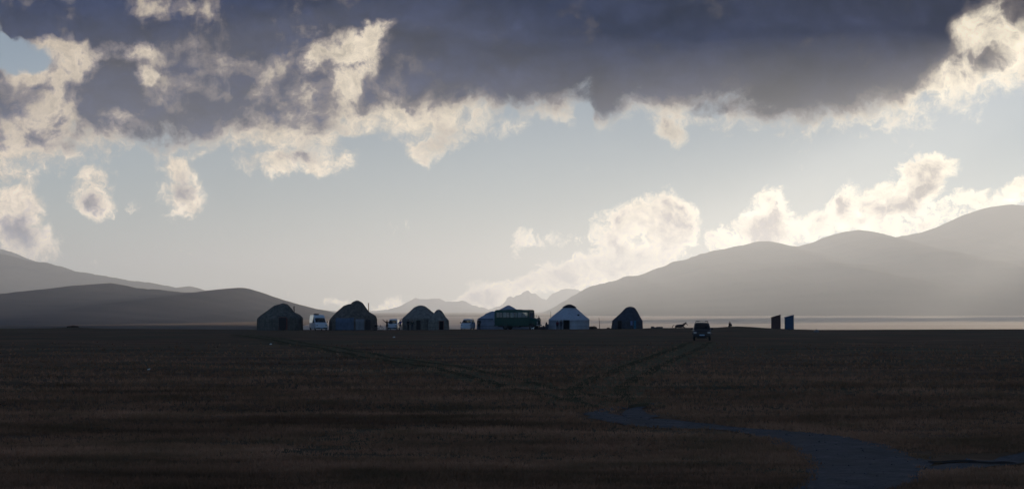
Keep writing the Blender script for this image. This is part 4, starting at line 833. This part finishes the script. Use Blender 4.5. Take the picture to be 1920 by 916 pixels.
# ------------------------------------------------------------------ people
def person(label, px, D, pose, top='black_cloth', legs='black_cloth', H=1.74, rz=0.0, z=None, group=None, cap_=None):
    X, Y = at(px, D); root = tag(empty('person', X, Y, z, R(rz)), label, 'person', group); k = H / 1.74
    J = dict(pel=(0, 0, .95), sp=(0, .01, 1.15), ch=(0, .01, 1.33), nk=(0, 0, 1.48), hb=(0, -.01, 1.56), hm=(0, -.015, 1.64), ht=(0, -.01, 1.705))
    for s, n_ in ((-1, 'l'), (1, 'r')):
        J.update({'sh' + n_: (s * .175, .01, 1.41), 'el' + n_: (s * .235, .03, 1.13), 'wr' + n_: (s * .245, -.04, .88), 'hp' + n_: (s * .09, 0, .90), 'kn' + n_: (s * .11, -.01, .49), 'an' + n_: (s * .12, .02, .08), 'to' + n_: (s * .14, -.14, .035)})
    J.update(pose); J = {a: tuple(c * k for c in b) for a, b in J.items()}
    rad = dict(pel=(.125, .095), sp=(.115, .085), ch=(.135, .095), nk=(.052, .052), hb=(.066, .075), hm=(.076, .092), ht=(.058, .07), sh=(.058, .055), el=(.042, .042), wr=(.028, .026), hp=(.088, .088), kn=(.056, .058), an=(.038, .042), to=(.036, .025))
    def jr(keys, grow, hip=0.0):
        d = jr0(keys, grow); d['pel'] = (*d['pel'][:3], d['pel'][3] + hip, d['pel'][4] + hip); return d
    def jr0(keys, grow): return {a: (*J[a], rad[a[:2] if a[:2] in rad and a not in rad else a][0] * k + grow, rad[a[:2] if a[:2] in rad and a not in rad else a][1] * k + grow) for a in keys}
    rad.update(pe=rad['pel'])
    arms = [(a + n_, b + n_) for n_ in 'lr' for a, b in (('sh', 'el'), ('el', 'wr'))]; leg = [(a + n_, b + n_) for n_ in 'lr' for a, b in (('hp', 'kn'), ('kn', 'an'), ('an', 'to'))]
    torso = [('pel', 'sp'), ('sp', 'ch')]; head = [('ch', 'nk'), ('nk', 'hb'), ('hb', 'hm'), ('hm', 'ht')]
    ex = MB(); hd_ = Vector(J['hm'])
    ex.tube([hd_ + Vector((0, -.085, .02)) * k, hd_ + Vector((0, -.115, -.025)) * k], [.012 * k, .018 * k], 6)                        # nose
    for s in (-1, 1):
        ex.ball(hd_ + Vector((s * .033, -.088, .012)) * k, .011 * k, 1, 1); ex.ball(hd_ + Vector((s * .082, .005, -.005)) * k, (.014 * k, .026 * k, .036 * k), 1)   # eyes, ears
    ex.tube([hd_ + Vector((-.026, -.088, -.062)) * k, hd_ + Vector((0, -.096, -.064)) * k, hd_ + Vector((.026, -.088, -.062)) * k], .006 * k, 5, 1)   # mouth
    for n_, s in (('l', -1), ('r', 1)):
        w_ = Vector(J['wr' + n_]); d = (w_ - Vector(J['el' + n_])).normalized(); side = d.cross(Vector((0, 1, 0)) if abs(d.y) < .8 else Vector((1, 0, 0))).normalized(); fwd = side.cross(d)
        ex.tube([w_, w_ + d * .045 * k, w_ + d * .10 * k], [.026 * k, .040 * k, .034 * k], 8)
        for q, ln in zip((-.027, -.009, .009, .027), (.062, .078, .072, .055)):
            a0 = w_ + d * .095 * k + side * q * k; ex.tube([a0, a0 + (d * .6 + fwd * .08) * ln * k, a0 + (d * .9 + fwd * .3) * ln * k], [.0095 * k, .009 * k, .007 * k], 5)
        a0 = w_ + d * .035 * k - side * s * .034 * k; ex.tube([a0, a0 + (d * .5 - side * s * .6) * .05 * k, a0 + (d * 1.1 - side * s * .7) * .055 * k], [.012 * k, .011 * k, .008 * k], 5)
    body = skin('body', jr(['pel', 'sp', 'ch', 'nk', 'hb', 'hm', 'ht'] + [a + n_ for n_ in 'lr' for a in ('sh', 'el', 'wr', 'hp', 'kn', 'an', 'to')], 0), torso + head + [('ch', 'shl'), ('ch', 'shr'), ('pel', 'hpl'), ('pel', 'hpr')] + arms + leg, M['skin'], root, 1, ex, (M['hair'],))
    skin('jacket', jr(['pel', 'sp', 'ch'] + [a + n_ for n_ in 'lr' for a in ('sh', 'el', 'wr')], .026 * k, .03), torso + [('ch', 'shl'), ('ch', 'shr')] + arms, M[top], root)
    skin('trousers', jr(['pel'] + [a + n_ for n_ in 'lr' for a in ('hp', 'kn', 'an')], .020 * k, .022), [('pel', 'hpl'), ('pel', 'hpr')] + [e for e in leg if not e[1].startswith('to')], M[legs], root)
    for n_ in 'lr':
        a, t_ = Vector(J['an' + n_]), Vector(J['to' + n_]); MB().tube([a + Vector((0, .05, -.035)), a.lerp(t_, .5) + Vector((0, 0, .005)), t_ + (t_ - a).normalized() * .06], [.046 * k, .052 * k, .034 * k], 8).build('shoe', M['rubber'], root, True)
    hr = MB(); hr.ball(hd_ + Vector((0, .014, .026)) * k, (.092 * k, .104 * k, .092 * k), 2); hr.v = [p for p in hr.v]; ho = hr.build('hair', M['hair'] if not cap_ else M[cap_], root, True)
    bm = bmesh.new(); bm.from_mesh(ho.data); cut = [x for x in bm.verts if x.co.y < hd_.y - .03 * k and x.co.z < hd_.z + .05 * k or x.co.z < hd_.z - .06 * k]; bmesh.ops.delete(bm, geom=cut, context='VERTS'); bm.to_mesh(ho.data); bm.free()
    return root
gp = 'people standing about the camp'
person('person with one arm flung up, the other stretched out, before the small minivan', 725.6, 337, dict(ell=(-.42, .0, 1.50), wrl=(-.62, -.04, 1.74), elr=(.44, .0, 1.26), wrr=(.66, -.04, 1.12)), H=1.76, group=gp)
person('person in a blue jacket with one hand raised, beside the small minivan', 750.8, 338, dict(elr=(.33, -.02, 1.52), wrr=(.22, -.06, 1.80), shr=(.18, 0, 1.43)), 'blue_cloth', 'black_cloth', 1.76, group=gp)
person('slim person in black, left one of the pair at the grey yurt', 765.4, 336.5, dict(ell=(-.2, .02, 1.12), wrl=(-.19, -.06, .9), knl=(-.07, 0, .49), knr=(.07, 0, .49), anl=(-.08, .02, .08), anr=(.08, .02, .08), tol=(-.09, -.14, .035), tor=(.1, -.14, .035)), 'black_cloth', 'black_cloth', 1.82, 150, group=gp)
person('broad person in a dark green jacket, right of the pair at the grey yurt', 773.2, 337, dict(shl=(-.20, .01, 1.40), shr=(.20, .01, 1.40), ell=(-.30, .03, 1.15), elr=(.30, .03, 1.15), wrl=(-.28, -.06, .92), wrr=(.28, -.06, .92)), 'green_cloth', 'denim', 1.68, 170, group=gp)
person('person in black standing left of the bus against the white yurt', 898.2, 337, dict(ell=(-.27, .05, 1.16), wrl=(-.25, -.03, .92), elr=(.27, .05, 1.16), wrr=(.22, -.06, .94), knl=(-.12, 0, .49), anl=(-.15, .02, .08), tol=(-.18, -.13, .035), anr=(.14, .02, .08), tor=(.17, -.13, .035)), 'black_cloth', 'black_cloth', 1.86, 10, group=gp)
person('person in red at the white yurt, left of its door', 1045, 336.5, dict(), 'red_cloth', 'black_cloth', 1.46, 190, group=gp)
person('person in navy blue beside the dark door of the white yurt', 1052, 336, dict(), 'navy_cloth', 'navy_cloth', 1.60, 200, group=gp)
Xb, Yb = at(1010, 339.5)
person('person in black behind the nose of the green bus', 1010.3, 339.5, dict(ell=(-.28, -.02, 1.15), elr=(.30, .02, 1.15), wrr=(.26, -.08, .95)), 'black_cloth', 'black_cloth', 1.76, 20, z=gz(Xb, Yb) + .46, group=gp)
bx = MB()
for k in range(4): bx.box((0, -.28 + .187 * k, .23 ), (.95, .16, .05 + .40), bev=.01)
for s in (-1, 1): bx.box((s * .42, 0, .23), (.06, .80, .46))
o = bx.build('wooden_crate', M['crate']); o.location = (Xb, Yb, gz(Xb, Yb)); tag(o, 'wooden crate behind the bus with a person standing on it', 'crate')
person('lone person sitting on the ridge left of the two huts', 1368.2, 339, dict(pel=(0, .05, .16), sp=(0, .05, .38), ch=(0, .0, .55), nk=(0, -.04, .69), hb=(0, -.06, .77), hm=(0, -.07, .85), ht=(0, -.06, .915), shl=(-.17, 0, .62), shr=(.17, 0, .62), ell=(-.25, -.12, .42), elr=(.25, -.12, .42), wrl=(-.12, -.30, .42), wrr=(.12, -.30, .42),
    hpl=(-.09, .02, .14), hpr=(.09, .02, .14), knl=(-.15, -.36, .42), knr=(.15, -.36, .42), anl=(-.12, -.42, .07), anr=(.12, -.42, .07), tol=(-.13, -.58, .035), tor=(.13, -.58, .035)), 'black_cloth', 'black_cloth', 1.74, 30, group=gp)

# ------------------------------------------------------------------ animals
X, Y = at(1275.5, 340); hs = tag(empty('horse', X, Y), 'dark horse lying down on the ridge with its neck raised', 'horse')
HJ = dict(rump=(-.95, 0, .34, .25, .23), loin=(-.55, 0, .36, .26, .27), barrel=(-.1, 0, .36, .28, .30), shoulder=(.38, 0, .40, .25, .26), neck=(.70, -.02, .60, .15, .12), poll=(.98, -.03, .84, .10, .09), brow=(1.06, -.04, .80, .09, .085), nose=(1.20, -.08, .54, .062, .055), lip=(1.23, -.09, .46, .045, .045),
    stifle=(-.62, -.30, .26, .13, .13), hock=(-.98, -.42, .10, .06, .06), hoof=(-.62, -.50, .06, .05, .05), elbow=(.42, -.26, .20, .10, .10), knee=(.86, -.32, .10, .06, .06), fore=(.56, -.42, .06, .05, .05))
he = MB()
for s in (-1, 1): he.tube([(.97, s * .06 - .03, .88), (1.0, s * .075 - .03, .98), (1.02, s * .07 - .03, 1.04)], [.035, .03, .006], 6)
skin('body', HJ, [('rump', 'loin'), ('loin', 'barrel'), ('barrel', 'shoulder'), ('shoulder', 'neck'), ('neck', 'poll'), ('poll', 'brow'), ('brow', 'nose'), ('nose', 'lip'), ('loin', 'stifle'), ('stifle', 'hock'), ('hock', 'hoof'), ('shoulder', 'elbow'), ('elbow', 'knee'), ('knee', 'fore')], M['horse_coat'], hs, 2, he)
mn = MB()
for k in range(9):
    f = k / 8; p = Vector((.42, 0, .64)).lerp(Vector((.94, -.03, .94)), f); mn.tube([p + Vector((0, 0, -.05)), p + Vector((-.02, .03 * (-1) ** k, .02)), p + Vector((-.06, .08 * (-1) ** k, -.10))], [.06, .055, .02], 6)
mn.build('mane', M['mane'], hs); MB().tube([(-1.0, 0, .46), (-1.20, .02, .44), (-1.32, .04, .26), (-1.36, .06, .08)], [.06, .07, .06, .02], 7).build('tail', M['mane'], hs)
X, Y = at(998.6, 331); dg = tag(empty('dog', X, Y, rz=R(10)), 'small white dog in front of the bus wheel', 'dog')
DJ = dict(rump=(-.16, 0, .24, .075, .075), belly=(0, 0, .235, .07, .075), chest=(.14, 0, .245, .08, .095), neck=(.20, 0, .33, .055, .055), head=(.25, 0, .38, .06, .06), muz=(.34, 0, .35, .03, .03))
ED = [('rump', 'belly'), ('belly', 'chest'), ('chest', 'neck'), ('neck', 'head'), ('head', 'muz')]
for s in (-1, 1):
    q = 'a' if s < 0 else 'b'; DJ.update({'th' + q: (-.17, s * .06, .18, .045, .045), 'hk' + q: (-.22, s * .06, .09, .02, .02), 'pw' + q: (-.18, s * .06, .015, .02, .016), 'el' + q: (.14, s * .06, .16, .03, .03), 'wr' + q: (.14, s * .06, .08, .02, .02), 'ft' + q: (.165, s * .06, .015, .02, .016)})
    ED += [('rump', 'th' + q), ('th' + q, 'hk' + q), ('hk' + q, 'pw' + q), ('chest', 'el' + q), ('el' + q, 'wr' + q), ('wr' + q, 'ft' + q)]
de = MB()
for s in (-1, 1): de.tube([(.23, s * .045, .42), (.225, s * .055, .47)], [.022, .005], 6); de.ball((.29, s * .03, .395), .009, 1, 1)
skin('body', DJ, ED, M['white_fur'], dg, 1, de, (M['hair'],)); MB().tube([(-.22, 0, .28), (-.30, 0, .34), (-.29, 0, .42)], [.022, .026, .01], 7).build('tail', M['white_fur'], dg, True)

# ------------------------------------------------------------------ bicycle leaning by the brown yurt
X, Y = at(709.6, 336.5); bk = tag(empty('bicycle', X, Y, rz=R(14)), 'dark bicycle standing at the right edge of the brown yurt', 'bicycle')
for x in (-.50, .52):
    w_ = MB().torus((x, 0, .34), .32, .022, 'y', 32, 8).build('wheel', M['rubber'], bk, True)
    sp_ = MB()
    for k in range(12): a = 6.28319 * k / 12; sp_.tube([(x, 0, .34), (x + .31 * math.cos(a), 0, .34 + .31 * math.sin(a))], .003, 4)
    sp_.tube([(x, -.05, .34), (x, .05, .34)], .022, 8); sp_.build('spokes', M['chrome'], w_)
fr = MB()
for a_, b_ in (((-.5, 0, .34), (-.16, 0, .78)), ((-.5, 0, .34), (-.06, 0, .30)), ((-.06, 0, .30), (-.19, 0, .86)), ((-.06, 0, .30), (.36, 0, .74)), ((-.17, 0, .80), (.34, 0, .84)), ((.34, 0, .92), (.52, 0, .34))): fr.tube([a_, b_], .018, 8)
fr.build('frame', M['iron'], bk); q = MB().tube([(.30, -.28, 1.02), (.34, -.1, .99), (.34, 0, .93), (.34, .1, .99), (.30, .28, 1.02)], .014, 6); q.build('handlebar', M['iron'], bk)
MB().box((-.21, 0, .93), (.27, .15, .06), bev=.025).build('saddle', M['plastic'], bk); q = MB().tube([(-.06, -.12, .14), (-.06, -.06, .30), (-.06, .06, .30), (-.06, .12, .46)], .012, 6); q.box((-.06, -.16, .14), (.1, .08, .02)); q.box((-.06, .16, .46), (.1, .08, .02)); q.build('pedals', M['iron'], bk)
MB().box((-.42, 0, .80), (.42, .26, .28), bev=.06).build('pannier', M['black_cloth'], bk)

# ------------------------------------------------------------------ huts, poles, heaps
def hut(label, px0, px1, yl, yr, base, D, m, rz, deep=1.3):
    k = D / F; X, Y = at(.5 * (px0 + px1), D); r = tag(empty('hut', X, Y, rz=R(rz)), label, 'hut', 'two wooden huts on the ridge'); w = (px1 - px0) * k / math.cos(R(rz)); dz = EYE - (base - HY) * k - r.location.z
    hl, hr_ = (base - yl) * k + dz, (base - yr) * k + dz; mb = MB(); nb_ = 9
    for i in range(nb_):                                     # front and back boards, slightly uneven
        x0, x1 = -w / 2 + w * i / nb_, -w / 2 + w * (i + 1) / nb_ - .012; z0, z1 = hl + (hr_ - hl) * i / nb_, hl + (hr_ - hl) * (i + 1) / nb_
        for y0 in (-deep / 2 - .01 * (i % 2), deep / 2 - .03): mb.prism([(x0, -.05), (x1, -.05), (x1, z1 - .05), (x0, z0 - .05)], y0, y0 + .035)
    mb.build('front_wall', m, r)
    for s, hh, nm in ((-1, hl, 'side_wall'), (1, hr_, 'side_wall')): MB().box((s * (w / 2 - .02), 0, hh / 2 - .06), (.04, deep - .08, hh - .08)).build(nm, m, r)
    MB().prism([(-w / 2 - .12, hl - .10), (w / 2 + .08, hr_ - .03), (w / 2 + .08, hr_ + .03), (-w / 2 - .12, hl - .03)], -deep / 2 - .1, deep / 2 + .1).build('roof', M['tin'] if m is M['blue_board'] else M['door_wood'], r)
    d = MB().prism([(-.34, .02), (.36, .02), (.36, min(hl, hr_) - .28), (-.34, min(hl, hr_) - .28)], -deep / 2 - .05, -deep / 2 - .015).build('door', m, r); MB().box((.27, -deep / 2 - .07, .95), (.03, .04, .14)).build('handle', M['iron'], d)
    return r
hut('brown plank hut with a slanting roof, beside the blue hut', 1446.3, 1463.4, 594.0, 589.2, 616.6, 339, M['brown_board'], -10, 1.15)
hut('blue plank hut with a slanting roof, beside the brown hut', 1471.8, 1487.6, 593.6, 589.6, 616.8, 339, M['blue_board'], -1.5)
def pole(label, px, D, p0, p1, r, lean=0.0):
    X, Y = at(px, D); z1 = EYE - (p0 - HY) * D / F; z0 = gz(X, Y); o = MB().tube([(0, 0, -.1), (lean * .5, 0, (z1 - z0) * .5), (lean, 0, z1 - z0)], [r, r * .9, r * .7], 7).build('pole', M['pole_wood']); o.location = (X, Y, z0); tag(o, label, 'pole')
pole('tall thin pole standing at the left edge of the white yurt', 1032.6, 344.5, 583, 616, .045); pole('thin leaning pole between the white and the dark lopsided yurt', 1124.4, 338, 595, 617, .045, -.12)
def lump(name, label, cat, px, D, w, h, dep, m, seed, rz=0, group=None, rough=.35):
    X, Y = at(px, D); bm = bmesh.new(); bmesh.ops.create_icosphere(bm, subdivisions=4, radius=1.0)
    for v_ in bm.verts:
        p = v_.co; q = 1 + rough * 2 * float(fbm(np.array([p.x * 1.8 + seed]), np.array([p.y * 1.8 + p.z + seed]), 4)[0]); v_.co = Vector((p.x * w / 2 * q, p.y * dep / 2 * q, max(p.z, -.25) * h * q))
    me = bpy.data.meshes.new(name); bm.to_mesh(me); bm.free(); o = link(name, me, m, smooth=True); o.location = (X, Y, gz(X, Y)); o.rotation_euler = (0, 0, R(rz)); return tag(o, label, cat, group)
lump('earth_mound', 'dark earth mound just right of the white yurt', 'mound', 1111.5, 341, 1.55, .40, 1.4, M['earth'], 3)
lump('earth_mound', 'tiny earth mound left of the lopsided yurt', 'mound', 1141, 341, .75, .17, .8, M['earth'], 9)
lump('stone_heap', 'low heap of dark stones, left half with the taller top', 'heap', 1224.5, 340, .75, .34, .7, M['stone'], 4)
lump('stone_heap', 'long flat heap of dark stones between the lopsided yurt and the horse', 'heap', 1236, 340, 1.35, .25, .8, M['stone'], 6)
lump('earth_mound', 'small dark earth mound on the far left skyline', 'mound', 137, 341, 1.9, .22, 1.6, M['earth'], 12)
lump('boulder', 'dark boulder just below the blue hut', 'boulder', 1479.5, 326, .42, .28, .4, M['stone'], 21); lump('boulder', 'pale low boulder in the grass right of the blue hut', 'boulder', 1531, 300, .62, .36, .5, M['pale_stone'], 22)
# things stacked beside the bus
lump('sack', 'dark sack lying beside the bumper of the bus', 'sack', 1015.5, 338, .62, .42, .6, M['sack'], 31, rough=.2); lump('sack', 'lower brownish sack right of the other sack', 'sack', 1019.6, 338.5, .55, .62, .6, M['sack'], 33, rough=.2)
X, Y = at(1025.4, 338); dm = tag(empty('oil_drum', X, Y), 'dark blue drum by the left wall of the white yurt', 'drum'); q = MB().tube([(0, 0, 0), (0, 0, .86)], .29, 24); q.build('barrel', M['drum'], dm)
for z in (.02, .29, .58, .85): MB().torus((0, 0, z), .29, .018, 'x', 4, 4) if False else MB().tube([(.295 * math.cos(a), .295 * math.sin(a), z) for a in np.linspace(0, 6.2832, 25)], .016, 5).build('hoop', M['iron'], dm)
o = lump('bundle', 'small dark bundle lying on top of the drum', 'bundle', 1024.6, 338, .26, .26, .3, M['black_cloth'], 41, rough=.2); o.location.z += .93
for px, p_, lb, sz in ((738.6, 632.4, 'scrap of white litter below the small minivan', .16), (507.6, 645.4, 'scrap of white litter below the leftmost yurt', .13), (279.5, 693.4, 'scrap of white litter alone in the field at the left', .10)):
    x, y = gpos(px, p_); o = MB().add([(-sz, -sz * .6, .02), (sz, -sz * .5, .05), (sz * .8, sz * .7, .10), (-sz * .7, sz * .6, .06), (0, 0, sz * .9), (sz * .3, sz * .2, .01)], [(0, 1, 4), (1, 2, 4), (2, 3, 4), (3, 0, 4), (0, 5, 1), (1, 5, 2), (2, 5, 3), (3, 5, 0)]).build('paper_scrap', M['paper']); o.location = (x, y, gz(x, y)); tag(o, lb, 'litter', 'scraps of white litter in the grass')
